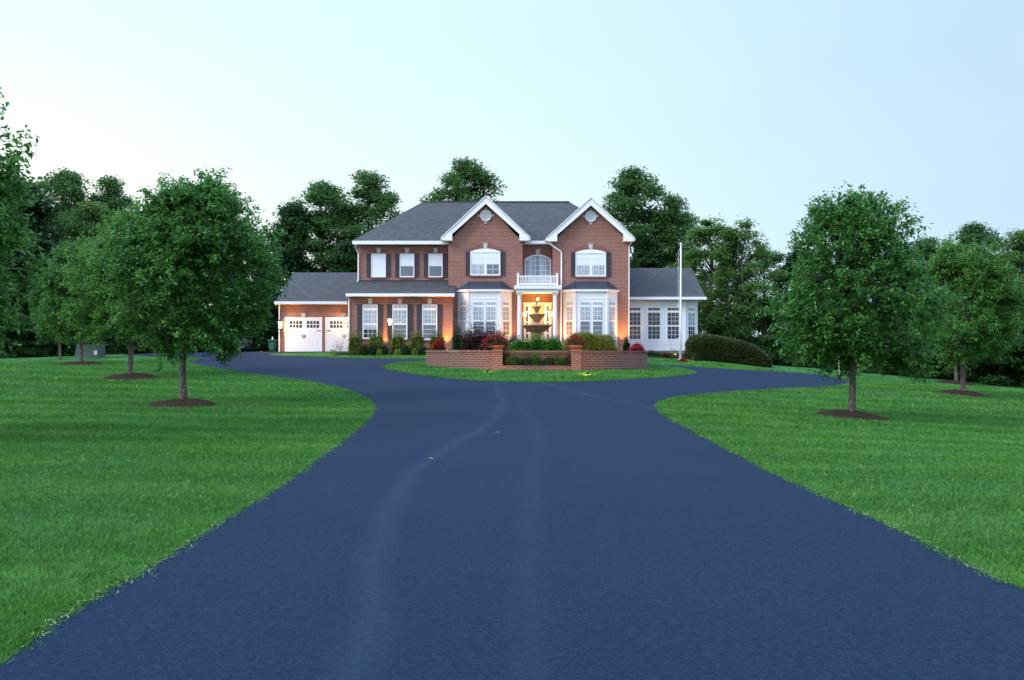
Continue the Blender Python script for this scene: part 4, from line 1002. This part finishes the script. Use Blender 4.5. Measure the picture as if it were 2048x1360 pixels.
# trough plants
for i in range(7):
    a = aP1+(aP2-aP1)*(i+.6)/7.3; x_, y_ = RX+(RR-.2)*math.sin(a), RY-(RR-.2)*math.cos(a)
    bush('trough_plant', (x_, y_, .93), .62, .34, [.55,.48,.42,.5,.4,.46,.4][i], ['dark_shrub','bright','dark_shrub','bright','dark_shrub','bright','dark_shrub'][i],
         ['dark green plant at the left end of the planter trough','light green plant second from the left in the planter trough','dark green plant third from the left in the planter trough','light green plant in the middle of the planter trough','low dark green plant right of the middle of the planter trough','light green plant second from the right in the planter trough','dark green plant at the right end of the planter trough'][i], 'plant', 'plants in the front trough of the planter', .06, 900, False, rough=.16, stems=3)

# ------------------------------------------------------------------ house bed shrubs
GB = 'clipped boxwood balls along the house'
for i, (u, w_) in enumerate([(711,28),(752,31),(795.5,29),(834.5,28),(875,30)]):
    yy = 57.7; zz = tz(X(u,yy), yy)
    bush('boxwood_shrub', (X(u,yy), yy, zz), w_*yy/F*.96, w_*yy/F, Z(667.5,yy)-zz, 'boxwood',
        ['leftmost clipped boxwood ball, beside the corner of the garage wing','second clipped boxwood ball from the left, under the lit window','third clipped boxwood ball, just right of the lamp post','fourth clipped boxwood ball from the left, under the third window','rightmost clipped boxwood ball, behind the red azalea'][i], 'shrub', GB, .05, 2600, True, shape='box')
def fb(name, u, v0, wpx, Y, m, label, **k):
    x = X(u,Y); zz = tz(x, Y); w_ = wpx*Y/F
    return bush(name, (x, Y, zz), w_, min(w_, 1.3), max(.15, Z(v0,Y)-zz), m, label, **k)
fb('low_shrub', 729, 687, 22, 56.9, 'dark_shrub', 'loose green azalea with a few red flowers, left of the lamp post', blossom=160, bm='red', rough=.14)
fb('low_shrub', 746, 689, 20, 56.7, 'dark_shrub', 'loose dark green shrub under the lit lower window', rough=.14)
fb('low_shrub', 767, 688, 22, 56.9, 'dark_shrub', 'loose green shrub touching the left side of the lamp post', rough=.14)
fb('low_shrub', 812, 690, 26, 56.8, 'dark_shrub', 'loose green shrub under the middle lower window', rough=.14)
fb('low_shrub', 846, 690.5, 26, 56.8, 'dark_shrub', 'loose green shrub left of the red azalea', rough=.14)
fb('open_shrub', 679, 683, 26, 57.5, 'dark_shrub', 'small airy shrub in front of the right garage door', rough=.25, n=700, core=False, stems=5)
for u, w_, lb in ((665,15,'lime green mound in front of the garage doors'),(759,11,'lime green mound left of the lamp post foot'),(795,15,'lime green mound right of the lamp post foot'),(829,10,'lime green mound under the third boxwood gap')):
    fb('lime_mound', u, 698, w_, 56.3, 'lime', lb, group='small lime green mounds at the bed edge', n=500, core=False)
fb('azalea', 877, 681, 27, 56.8, 'dark_shrub', 'bright red azalea in bloom at the corner below the gable', blossom=2200, bm='red', n=900, rough=.14)
fb('column_evergreen', 915, 658.5, 16, 57.6, 'dark_shrub', 'narrow column evergreen at the left corner of the left bay', shape='column', n=3000)
fb('column_evergreen', 1253, 679, 10, 58.6, 'dark_shrub', 'short narrow column evergreen right of the brick corner', shape='column', n=1600)
fb('boxwood_shrub', 1003, 670, 26, 57.8, 'boxwood', 'rounded boxwood in front of the right side of the left bay', shape='box')
fb('boxwood_shrub', 936, 668, 22, 58.0, 'boxwood', 'rounded boxwood behind the burgundy maple', shape='box')
o = fb('golden_hedge', 1178, 672.5, 103, 57.6, 'gold_hedge', 'long clipped yellow green hedge below the right bay window', shape='box', n=17000, rough=.04, leaf=.085)
fb('pink_azalea', 1274, 689, 31, 57.4, 'dark_shrub', 'hot pink azalea beside the brick corner and sunroom', blossom=2300, bm='pink', n=800, rough=.14)
fb('low_shrub', 1306, 703.5, 28, 57.6, 'dark_shrub', 'low dark green shrub under the first sunroom window', rough=.16)
fb('low_shrub', 1334, 707, 22, 57.2, 'rust', 'low rusty red shrub between dark green shrub and flagpole', rough=.18)
fb('tall_perennial', 1347, 695, 12, 56.9, 'lime', 'spiky yellow green perennial just left of the flagpole', rough=.3, n=420, core=False, stems=5)
fb('low_shrub', 1375, 698, 14, 57.2, 'rust', 'thin reddish shrub right of the flagpole', rough=.25, n=600, core=False, stems=4)
fb('low_shrub', 1392, 708, 20, 56.6, 'dark_shrub', 'small green shrub with pink flowers at the foot of the tall hedge', blossom=60, bm='pink', rough=.15)
fb('low_shrub', 1366, 717, 14, 55.6, 'dark_shrub', 'small red flowers at the foot of the flagpole', blossom=320, bm='red', n=300, core=False)
# large hedge, higher at the left and rounded off to the right
hr = thing('large_hedge', (13.0, 58, tz(13,58)), 'large rounded dark hedge right of the sunroom', 'hedge')
hx0, hx1 = X(1379,57.5), X(1538,57.5); n = 26000
t_ = np.random.rand(n); ang = np.random.uniform(0, np.pi, n)
xx = hx0+(hx1-hx0)*t_
top = np.interp(t_, [0,.04,.12,.35,.6,.8,.93,1], [.72,.9,.97,1,.95,.83,.62,.35]); zg = terr(xx, np.full(n, 57.5)); H_ = (Z(669,57.5)-tz(hx0,57.5))*top
ex = 1/(np.abs(np.cos(ang))**5+np.abs(np.sin(ang))**5)**.2
wd = 1.2*np.interp(t_, [0,.05,.9,1], [.75,1,1,.6]); j = 1+np.random.normal(0,.035,n)+.04*np.sin(xx*3)*np.sin(ang*5)
P = np.stack([xx, 57.9+wd*np.cos(ang)*ex*j, zg+H_*np.sin(ang)*ex*j+.0], 1)
endc = np.random.rand(2500, 2); side = np.random.rand(2500) < .5
ec = np.stack([np.where(side, hx0+.02, hx1-.05), 56.9+2*endc[:,0], terr(np.where(side,hx0,hx1), 57.5)+endc[:,1]*np.where(side, .72, .35)*(Z(669,57.5)-tz(hx0,57.5))], 1)
P = np.concatenate([P, ec, P[:9000]*np.array([1,1,1])-np.array([0,-.0,.22])]); P -= np.array([13,58,tz(13,58)])
V = leaves(P, .085, .1, .65); ti = np.random.uniform(.03,.96,5000); xi = hx0+(hx1-hx0)*ti; ai = np.random.uniform(0,np.pi,5000); Hi = (Z(669,57.5)-tz(hx0,57.5))*np.interp(ti, [0,.12,.35,.6,.8,.93,1], [.72,.97,1,.95,.83,.62,.35])
Pi = np.stack([xi, 57.9+.9*np.cos(ai), terr(xi, np.full(5000,57.5))+Hi*.86*np.sin(ai)*np.random.rand(5000)], 1)-np.array([13,58,tz(13,58)])
V = np.concatenate([V, leaves(Pi, .28, .1, .9)]); np_mesh('foliage', V, quads(len(V)//4), M['hedge'], hr)

# ------------------------------------------------------------------ lamp post, flagpole, spots, bin, box, car, marker
lx, ly = X(779.5,56.6), 56.6; lz = tz(lx, ly)
lp = thing('lamp_post', (lx, ly, lz), 'black lamp post with a glowing lantern in front of the lower windows', 'lamp post')
p = MB(); p.lathe([(.09,-.05),(.09,.1),(.05,.14),(.04,.3),(.04,Z(652,ly)-lz-.05),(.06,Z(652,ly)-lz)], (lx,ly,lz), 12); p.tube([(lx-.02,ly,Z(660,ly)), (lx+.28,ly,Z(659,ly))], .013, 6); p.build('post', M['black'], lp)
hz = Z(643,ly); h_ = MB(); h_.lathe([(.06,-.27),(.1,-.22),(.1,-.2)], (lx,ly,hz), 8); h_.lathe([(.15,.14),(.16,.16),(.05,.26),(.015,.33)], (lx,ly,hz), 8)
for k in range(4): a = k*math.pi/2+.78; h_.tube([(lx+.09*math.cos(a), ly+.09*math.sin(a), hz-.21), (lx+.13*math.cos(a), ly+.13*math.sin(a), hz+.15)], .008, 4)
h_.build('lantern_frame', M['black'], lp); g_ = MB(); g_.lathe([(.07,-.2),(.105,0),(.115,.135)], (lx,ly,hz), 12); g_.build('lantern_glass', M['bulb'], lp)
plight('lamp_light', (lx, ly-.3, hz), 30, parent=lp, r=.12)
fxp, fyp = ground_at(1361, 720); print('FLAG', fxp, fyp)
fp = thing('flagpole', (fxp, fyp, tz(fxp,fyp)), 'tall white flagpole in front of the sunroom', 'flagpole')
b0 = tz(fxp,fyp); zt = Z(490,fyp); MB().tube([(fxp,fyp,b0-.1),(fxp,fyp,b0+2.2),(fxp+.02,fyp,zt)], [.07,.062,.04], 14).build('pole', M['vinyl'], fp, smooth=True)
MB().lathe([(.02,0),(.055,.03),(.07,.08),(.055,.13),(.01,.16)], (fxp+.02,fyp,zt-.02), 12).build('finial', M['white'], fp, smooth=True)
rp = MB(); rp.tube([(fxp-.13,fyp-.03,zt-.4),(fxp-.16,fyp-.03,b0+3),(fxp-.09,fyp-.03,b0+1.3)], .008, 4); rp.tube([(fxp-.02,fyp-.03,zt-.2),(fxp-.13,fyp-.03,zt-.4)], .008, 4)
for zz in (zt-.9, zt-1.4, b0+3.2, b0+3.6): rp.box(fxp-.17, fxp-.12, fyp-.05, fyp-.01, zz, zz+.08)
rp.build('rope', M['white'], fp); MB().box(fxp-.2,fxp-.06,fyp-.03,fyp+.03,b0+1.25,b0+1.32).build('cleat', M['stone'], fp)
MB().lathe([(.16,-.05),(.16,.05),(.1,.08)], (fxp,fyp,b0), 14).build('base', M['stone'], fp)
def spot(x, y, target, e, label, size=70, group='small garden spotlights', lit=True):
    z = tz(x, y); t_ = thing('garden_spotlight', (x, y, z), label, 'spotlight', group)
    d = (Vector(target)-Vector((x,y,z+.12))).normalized(); b = MB(); b.tube([(x,y,z-.05),(x,y,z+.1)], .012, 6); c = Vector((x,y,z+.12)); b.tube([c-d*.06, c+d*.05, c+d*.09], [.035,.045,.06], 12); b.build('housing', M['black'], t_)
    if lit: MB().tube([c+d*.0905, c+d*.097], [.052,.052], 12).build('lens', M['bulb'], t_)
    l = bpy.data.lights.new('spot', 'SPOT'); l.energy = e; l.color = (1,.42,.07); l.spot_size = R(size); l.spot_blend = .8; l.shadow_soft_size = .05
    o = bpy.data.objects.new('spot_light', l); col.objects.link(o); o.parent = t_; o.location = c+d*.12-Vector((x,y,z)); o.rotation_euler = d.to_track_quat('-Z', 'Y').to_euler()
spot(X(769,58.7), 58.72, (X(770,L), 58.95, 5.0), 330, 'spotlight at the wall between the first and second lower window', 55)
spot(X(894,58.6), 58.66, (X(893,L), 58.98, 4.8), 520, 'spotlight lighting the brick corner beside the left bay', 60)
spot(X(1245,59.6), 59.55, (X(1246,G), 59.95, 4.8), 520, 'spotlight lighting the brick strip right of the right bay', 60)
spot(X(1024,58.6), 58.9, (X(1017,59.6), 60, 4.6), 150, 'spotlight behind the left bay corner near the portico', 75)
spot(X(1124,58.6), 58.9, (X(1131,59.6), 60, 4.6), 190, 'spotlight at the left corner of the right bay', 75)
spot(X(1269,60.6), 60.7, (X(1268,S), S, 4.5), 40, 'spotlight hidden behind the pink azalea', 75)
sx, sy = ground_at(1355, 717); spot(sx-.15, sy+.15, (fxp, fyp, 6), 160, 'spotlight shining up the flagpole', 40)
sx, sy = ground_at(1388, 722); spot(sx, sy+.1, (sx+.1, sy+2.0, .9), 160, 'spotlight at the foot of the tall hedge', 90)
sx, sy = ground_at(1176, 753); spot(sx, sy, (X(1160,39), 39.2, 1.3), 110, 'lit spotlight in the grass before the right pillar', 90)
sx, sy = ground_at(975, 748); spot(sx, sy, (X(985,39), 39.2, 1.3), 70, 'spotlight in the grass before the left pillar', 80)
# wheelie bin
bx, by = X(545,66.6), 66.7; bz = tz(bx, by)
bn = thing('wheelie_bin', (bx, by, bz), 'dark green wheelie bin standing left of the garage corner', 'bin')
M['bin'] = paint('bin_plastic', (.01,.085,.065), .5, .4, .1)
b = MB(); h_ = Z(682,by)-bz; b.add([(bx+sx_*w_, by+sy_*w_*1.1, bz+zz) for w_, zz in ((.21,.08),(.27,h_)) for sx_, sy_ in ((-1,-1),(1,-1),(1,1),(-1,1))], [(3,2,1,0),(4,5,6,7),(0,1,5,4),(1,2,6,5),(2,3,7,6),(3,0,4,7)]); b.box(bx-.16,bx+.16,by-.31,by-.28,bz+.15,bz+h_-.16)
b.build('body', M['bin'], bn, bevel=.02); b = MB(); b.box(bx-.31,bx+.31,by-.36,by+.36,bz+h_,bz+h_+.07); b.box(bx-.28,bx+.28,by-.3,by+.3,bz+h_+.07,bz+h_+.1); b.build('lid', M['bin'], bn, bevel=.02)
b = MB(); b.tube([(bx-.27,by+.38,bz+h_-.02),(bx+.27,by+.38,bz+h_-.02)], .02, 8); b.build('handle', M['bin'], bn)
for s_ in (-1,1): MB().tube([(bx+s_*.25,by+.3,bz+.1),(bx+s_*.31,by+.3,bz+.1)], .1, 14).build('wheel', M['black'], bn)
jb = MB(); jx = X(549,67.1); jb.lathe([(.05,0),(.05,.15),(.03,.18),(.03,.2)], (jx-.04,by,bz+h_+.105), 10); tag(jb.build('white_bottle', M['white']), 'small white bottle standing on the green bin lid', 'bottle')
# utility box
ux, uy = X(181,57.5), 57.5; uz = tz(ux,uy)
ub = thing('utility_box', (ux, uy, uz), 'grey green metal electric utility box on the left lawn', 'utility box')
M['box'] = paint('utility_paint', (.045,.085,.075), .5, .4, .15)
b = MB(); hh = Z(686,uy)-uz; w2 = .70; b.add([(ux-w2-.06,uy-.5,uz-.1),(ux+w2,uy-.5,uz-.1),(ux+w2,uy+.5,uz-.1),(ux-w2-.06,uy+.5,uz-.1),(ux-w2+.04,uy-.38,uz+hh*.96),(ux+w2-.0,uy-.38,uz+hh*.93),(ux+w2-.0,uy+.45,uz+hh),(ux-w2+.04,uy+.45,uz+hh*1.02)], [(3,2,1,0),(4,5,6,7),(0,1,5,4),(1,2,6,5),(2,3,7,6),(3,0,4,7)]); b.build('cabinet', M['box'], ub, bevel=.02)
MB().box(ux-w2-.0,ux+w2+.05,uy-.46,uy+.5,uz+hh*1.021,uz+hh*1.021+.05).build('lid', M['box'], ub); MB().box(ux+.42,ux+.60,uy-.475,uy-.45,uz+.16,uz+.42).build('warning_sticker', M['white'], ub)
# parked car (half hidden by the tree), front quarter seen
cx, cy = X(437,69), 69.0; cz_ = tz(cx,cy)+.02
car = thing('parked_car', (cx, cy, cz_), 'dark blue car parked on the far side of the driveway behind the left tree', 'car')
M['carpaint'] = mat('car_paint', (.02,.035,.07), .18, .6); M['carglass'] = mat('car_glass', (.03,.04,.06), .05, .8); M['rubber'] = mat('rubber', (.012,.012,.013), .8, .2); M['rim'] = mat('wheel_rim', (.35,.36,.38), .3, .5, .8)
prof = [(-2.2,.28),(-2.25,.6),(-2.15,.82),(-1.2,.98),(-.55,1.45),(.2,1.52),(1.3,1.46),(1.9,1.02),(2.2,.92),(2.22,.45),(2.15,.28)]
def carz(pl, half, taper):
    mb = MB(); n = len(pl); rows = [(-half, 0), (-half*.97, 0), (half*.97, 0), (half, 0)]
    vs = []
    for yy in (-1, -.88, .88, 1):
        for (x_, z_) in pl:
            k = 1 if abs(yy) < .9 else .0; tap = 1-.18*max(0, (z_-.85)/.6); edge = 0 if abs(yy) < .9 else .05
            vs.append((cx+x_*(1-edge*.5), cy+yy*half*tap, cz_+z_-(edge*.6 if z_ > .9 else 0)))
    fs = [tuple(range(n))[::-1], tuple(range(3*n, 4*n))]
    for r_ in range(3):
        for i in range(n): fs.append((r_*n+i, r_*n+(i+1) % n, (r_+1)*n+(i+1) % n, (r_+1)*n+i))
    mb.add(vs, fs); return mb
carz(prof, .9, .2).build('body', M['carpaint'], car, smooth=False, bevel=.04)
gw = MB(); 
for yy, sgn in ((-.80,-1),(.80,1)):
    pts = [(-.95,1.0),(-.5,1.38),(.2,1.43),(.2,1.0)]; pts2 = [(.28,1.0),(.28,1.43),(1.2,1.38),(1.65,1.02)]
    for q in (pts, pts2[::-1]):
        gw.add([(cx+a, cy+sgn*(.915-.12*max(0,(b_-.85)/.6)*1.2), cz_+b_) for a, b_ in q], [tuple(range(4))[::sgn]])
gw.build('side_window', M['carglass'], car)
ws = MB(); ws.add([(cx-1.22,cy-.72,cz_+1.0),(cx-1.22,cy+.72,cz_+1.0),(cx-.62,cy+.64,cz_+1.43),(cx-.62,cy-.64,cz_+1.43)], [(0,3,2,1)]); ws.build('windscreen', M['carglass'], car)
for a in (-1.4, 1.4):
    for s_ in (-1, 1):
        wy = cy+s_*.82; wh = MB(); wh.tube([(cx+a,wy-.11,cz_+.33),(cx+a,wy+.11,cz_+.33)], .33, 24); wo = wh.build('wheel', M['rubber'], car); MB().tube([(cx+a,wy+s_*.112-.01,cz_+.33),(cx+a,wy+s_*.112+.01,cz_+.33)], .21, 16).build('rim', M['rim'], wo)
for s_ in (-1, 1): MB().box(cx-2.26,cx-2.1,cy+s_*.6-.18,cy+s_*.6+.18,cz_+.6,cz_+.76).build('headlight', M['white'], car)
for s_ in (-1, 1): MB().box(cx+2.1,cx+2.25,cy+s_*.62-.16,cy+s_*.62+.16,cz_+.72,cz_+.88).build('tail_light', M['terracotta'], car)
for u, v, lb in ((862,922,'pale curled leaf lying on the asphalt near the tyre streak'),(995,868,'pale leaf lying on the asphalt farther up the driveway')):
    x, y = ground_at(u, v); z = tz(x,y)+.026; q = MB(); q.add([(x-.05,y,z),(x-.02,y-.02,z+.012),(x+.045,y-.005,z+.005),(x,y+.03,z+.015),(x-.05,y-.01,z+.018)], [(0,1,3),(1,2,3),(0,3,4)]); tag(q.build('fallen_leaf', M['straw']), lb, 'leaf', 'fallen leaves on the driveway')
# white posts
def wpost(u, v0, v1, Y, label, r=.045):
    x = X(u,Y); o = MB().tube([(x,Y,min(tz(x,Y), Z(v1,Y))-.05),(x,Y,Z(v0,Y))], [r,r*.9], 10); b = Z(v0,Y); o.lathe([(r*1.2,0),(r*1.2,.03),(.01,.06)], (x,Y,b), 10)
    tag(o.build('marker_post', M['stone']), label, 'post', 'short white posts')
wpost(1678, 706, 744, 53, 'thin white post behind the large right lawn tree', .03); wpost(480, 694, 707, 66, 'short white post beside the parked car')

# ------------------------------------------------------------------ woods
GF = {'b': 'tall trees rising behind the house', 'l': 'woodland trees behind the left lawn', 'r': 'woodland trees behind the right lawn', 's': 'loose trees right of the sunroom'}
FT = {'oak': forest_tree(101, 17, 4.0, 5.4, 150, 190, .29, 'forest', name='oak_tree'),
      'poplar': forest_tree(102, 18, 4, 4.4, 130, 180, .28, 'forest', name='poplar_tree', flat=.8),
      'light': forest_tree(103, 14, 2.5, 4.2, 110, 180, .26, 'forest_light', name='maple_tree', flat=.7),
      'dark': forest_tree(104, 13, .6, 4.3, 130, 130, .34, 'forest_dark', name='dark_tree', low=.8),
      'ever': forest_tree(105, 12, .2, 2.7, 110, 120, .26, 'forest_dark', name='evergreen_tree', flat=.5, shape=.45, low=1.0),
      'under': forest_tree(106, 6, .2, 2.8, 70, 130, .24, 'forest', name='understory_tree', low=1.0),
      'thin': forest_tree(107, 15, 3.5, 3.4, 85, 140, .25, 'forest_light', name='slender_tree', flat=.7)}
FH = {'oak':17,'poplar':18,'light':14,'dark':13,'ever':12,'under':6,'thin':15}; FU = set()
def ft_(key, u, v, Y, label, grp, wide=1.0, rz=None):
    x = X(u,Y); z = tz(x,Y)-.1; h = Z(v,Y)-z; s = h/FH[key]/.98; rz = random.uniform(0,6.28) if rz is None else rz
    if key in FU: copy_tree(FT[key], (x,Y,z), rz, (s*wide,s*wide,s), label, GF[grp])
    else:
        o = FT[key]; FU.add(key); o.location = (x,Y,z); o.rotation_euler.z = rz; o.scale = (s*wide,s*wide,s); tag(o, label, 'tree', GF[grp])
random.seed(5)
# behind the house
ft_('oak', 648, 368, 88, 'tall tree behind the house, left of the pair over the garage roof', 'b', .9)
ft_('poplar', 735, 346, 90, 'tall tree behind the left hip of the main roof, right of the pair', 'b', 1.0)
ft_('oak', 938, 325, 96, 'tallest tree rising behind the main roof ridge between the gables', 'b', .85)
ft_('oak', 1268, 343, 88, 'big rounded tree rising directly behind the right gable', 'b', .88)
ft_('poplar', 1345, 392, 86, 'tall tree above the sunroom roof, behind the flagpole', 'b', .85)
ft_('dark', 690, 480, 84, 'dark tree filling in low behind the garage roof', 'b', .9)
ft_('dark', 575, 405, 86, 'dark tree left of the garage roof behind the large pear tree', 'b', .8)
ft_('dark', 1300, 470, 84, 'dark tree filling in low behind the sunroom roof', 'b', .8)
# right of sunroom
ft_('thin', 1425, 436, 74, 'slender pale tree just right of the sunroom with sky gaps', 's', 1.25)
ft_('thin', 1482, 440, 72, 'slender pale tree beyond the tall hedge with open crown', 's', 1.15)
ft_('light', 1450, 520, 80, 'light green tree low behind the two slender trees', 's', 1.0)
ft_('thin', 1530, 490, 76, 'slender tree left of the large right pear tree', 's', 1.2)
ft_('light', 1400, 560, 82, 'light green tree peeking out past the sunroom corner', 's', .9)
ft_('under', 1530, 590, 70, 'understory tree above the right end of the tall hedge', 's', 1.0)
ft_('under', 1455, 610, 72, 'understory tree directly above the tall hedge', 's', 1.1)
ft_('dark', 1600, 500, 74, 'dark tree behind the left side of the large right pear tree', 'r', .9)
# right woods
for i, (k, u, v, Y, w_) in enumerate([('light',1700,560,72,1.0),('dark',1790,545,70,1.0),('oak',1850,480,76,.9),('oak',1950,452,78,.9),('light',2040,462,72,1.0),('dark',1900,560,64,1.0),('dark',2000,560,62,1.0),('light',2100,500,66,1.0),('oak',2160,440,80,1.0),
        ('under',1640,610,66,1.2),('under',1700,650,62,1.1),('under',1765,640,60,1.3),('under',1830,640,59,1.3),('under',1900,650,60,1.3),('under',1975,640,58,1.4),('under',2040,640,57,1.4),('under',2110,630,56,1.4),('dark',2200,540,62,1.0)]):
    lb = {'light':'bright green tree %s','dark':'dark tree %s','oak':'tall broad tree %s','under':'low understory tree %s'}[k] % ['behind the large right pear tree','to the right of the large right pear tree','between the two right lawn pears','above the second right pear crown','with a yellow green crown at the right edge','low behind the second right pear','low at the right edge behind the lawn','beyond the right edge','far beyond the right edge',
        'past the right end of the tall hedge','behind the thin white post','just right of the large right pear trunk','midway between the right pear trunks','directly behind the second right pear trunk','right of the second right pear trunk','at the right edge of the lawn crest','past the right lawn edge','deep beyond the right edge'][i]
    ft_(k, u, v, Y, lb, 'r', w_)
# left woods
for i, (k, u, v, Y, w_) in enumerate([('oak',130,345,84,.85),('poplar',215,356,86,.8),('dark',30,350,74,1.0),('light',178,405,78,.9),('ever',95,480,66,1.3),('dark',-60,330,70,1.0),('dark',300,430,80,.9),('dark',400,420,82,1.0),('dark',490,440,80,.9),
        ('ever',30,470,62,1.4),('dark',180,540,68,1.0),('under',10,620,60,1.5),('under',75,640,61,1.4),('under',140,635,62,1.4),('under',215,640,66,1.4),('under',290,650,72,1.4),('under',350,640,77,1.5),('under',420,640,79,1.5),('under',500,640,80,1.5),('ever',250,560,72,1.3),('under',555,640,82,1.3),('dark',-140,420,64,1.0)]):
    lb = {'light':'mid green tree %s','dark':'dark tree %s','oak':'tall broad tree %s','under':'low understory tree %s','ever':'dark evergreen %s','poplar':'tall tree %s'}[k] % ['at the skyline above the left row','at the right end of the left skyline','behind the tree cut off by the left edge','standing before the left skyline trees','behind the farthest left row pear','beyond the left edge','behind the second left pear','behind the largest left pear','between the largest left pear and the garage',
        'low at the left edge of the lawn','behind the utility box crowns','at the far left behind the lawn','left of the farthest left row trunk','left of the utility box','right of the utility box','behind the start of the driveway','left of the parked car','behind the parked car','between the parked car and the bin','over the utility box','left of the garage corner','deep beyond the left edge'][i]
    ft_(k, u, v, Y, lb, 'l', w_)
# undergrowth: dense far thicket behind everything, one mass
random.seed(9); np.random.seed(9)
def undergrowth():
    P = []
    segs = [((-62,60),(-40,72),4.5,15000), ((-40,72),(-22,90),4.8,13000), ((-22,90),(-8,94),4.5,6000), ((8,92),(22,84),1.3,3000), ((19,78),(32,70),3.6,9000), ((32,70),(52,58),3.8,14000), ((52,58),(70,50),4,4000)]
    for (a, b, h, n) in segs:
        t = np.random.rand(n); x = a[0]+(b[0]-a[0])*t+np.random.normal(0,.8,n); y = a[1]+(b[1]-a[1])*t+np.random.normal(0,.9,n)
        hh = h*(.75+.25*np.sin(x*.9)*np.sin(x*.37+1)); z = terr(x,y)+np.random.rand(n)**.8*hh; P.append(np.stack([x,y,z],1))
    P = np.concatenate(P); o = np_mesh('undergrowth', leaves(P, .55, .4, .8), quads(len(P)), M['forest_dark']); tag(o, 'dense dark woodland undergrowth at the edge of the lawns', 'undergrowth', kind='stuff')
undergrowth()

# ------------------------------------------------------------------ world, sun, camera
wd = bpy.data.worlds.new('World'); scene.world = wd; wd.use_nodes = True
class WT(NT):
    def __init__(s, w): s.t = w.node_tree; s.n = s.t.nodes; s.l = s.t.links; s.b = None
t = WT(wd); bg = t.n['Background']; out = t.n['World Output']
sky = t.new('ShaderNodeTexSky'); sky.sky_type = 'NISHITA'; sky.sun_disc = False; sky.sun_elevation = R(6); sky.sun_rotation = R(-30)
d = t.sep(t.new('ShaderNodeTexCoord').outputs['Generated'])
el = t.math('ARCSINE', d[2]); el = t.math('DIVIDE', el, 1.5708); el = t.math('MAXIMUM', el, 0.0)
az = t.math('ARCTAN2', d[0], d[1]); az = t.math('DIVIDE', az, 1.5708)      # 0 ahead, + to the right
azf = t.math('MULTIPLY', t.math('ADD', az, .30), 1.0); azf = t.math('ABSOLUTE', azf); gv = t.new('ShaderNodeTexCoord').outputs['Generated']; cl = t.noise(t.scale(gv, (1,1,3.5)), 2.2, 4, .55); azf = t.math('ADD', azf, t.math('MULTIPLY', t.math('SUBTRACT', cl, .5), .16))
# horizon colour runs from bright pale cyan (left ahead) to soft blue (right)
hor = t.ramp(azf, [(0,(.585,.66,.65)), (.32,(.54,.645,.65)), (.48,(.44,.57,.65)), (.62,(.37,.49,.625)), (.8,(.45,.58,.78)), (1,(.68,.78,.98))])
mid = t.ramp(azf, [(0,(.49,.63,.64)), (.25,(.455,.61,.64)), (.45,(.40,.555,.635)), (.60,(.35,.49,.62)), (.8,(.45,.6,.82)), (1,(.68,.78,1.0))])
SKY_H = hor; elr = t.math('MULTIPLY', el, 5.0); elr = t.math('MINIMUM', elr, 1.0)
c = t.mix(elr, hor, mid)
zen = t.ramp(el, [(0,(0,0,0)), (.235,(0,0,0)), (.42,(1,1,1))])
c = t.mix(zen, c, (.72,1.0,1.52))
gm = t.new('ShaderNodeMix', data_type='RGBA', blend_type='ADD'); gm.inputs[0].default_value = .006
t.l.new(c, gm.inputs[6]); t.l.new(sky.outputs[0], gm.inputs[7])
t.l.new(gm.outputs[2], bg.inputs[0]); bg.inputs[1].default_value = 1.0
sn = bpy.data.lights.new('sun', 'SUN'); sn.energy = 1.9; sn.angle = R(28); sn.color = (1.0,.97,.92)
so_ = bpy.data.objects.new('sun', sn); col.objects.link(so_); so_.rotation_euler = Vector((.80, .45, -.62)).to_track_quat('-Z', 'Y').to_euler()
cd = bpy.data.cameras.new('camera'); cam = bpy.data.objects.new('camera', cd); col.objects.link(cam)
cam.location = (0, 0, ZC); cam.rotation_euler = (R(90), 0, 0); cd.sensor_width = 36; cd.lens = F/2048*36; cd.shift_y = (CV-680)/2048; cd.clip_end = 2000
scene.camera = cam
scene.view_settings.view_transform = 'Standard'; scene.view_settings.look = 'None'; scene.view_settings.exposure = 0.65; scene.view_settings.gamma = 1
scene.render.resolution_x = 1024; scene.render.resolution_y = 680
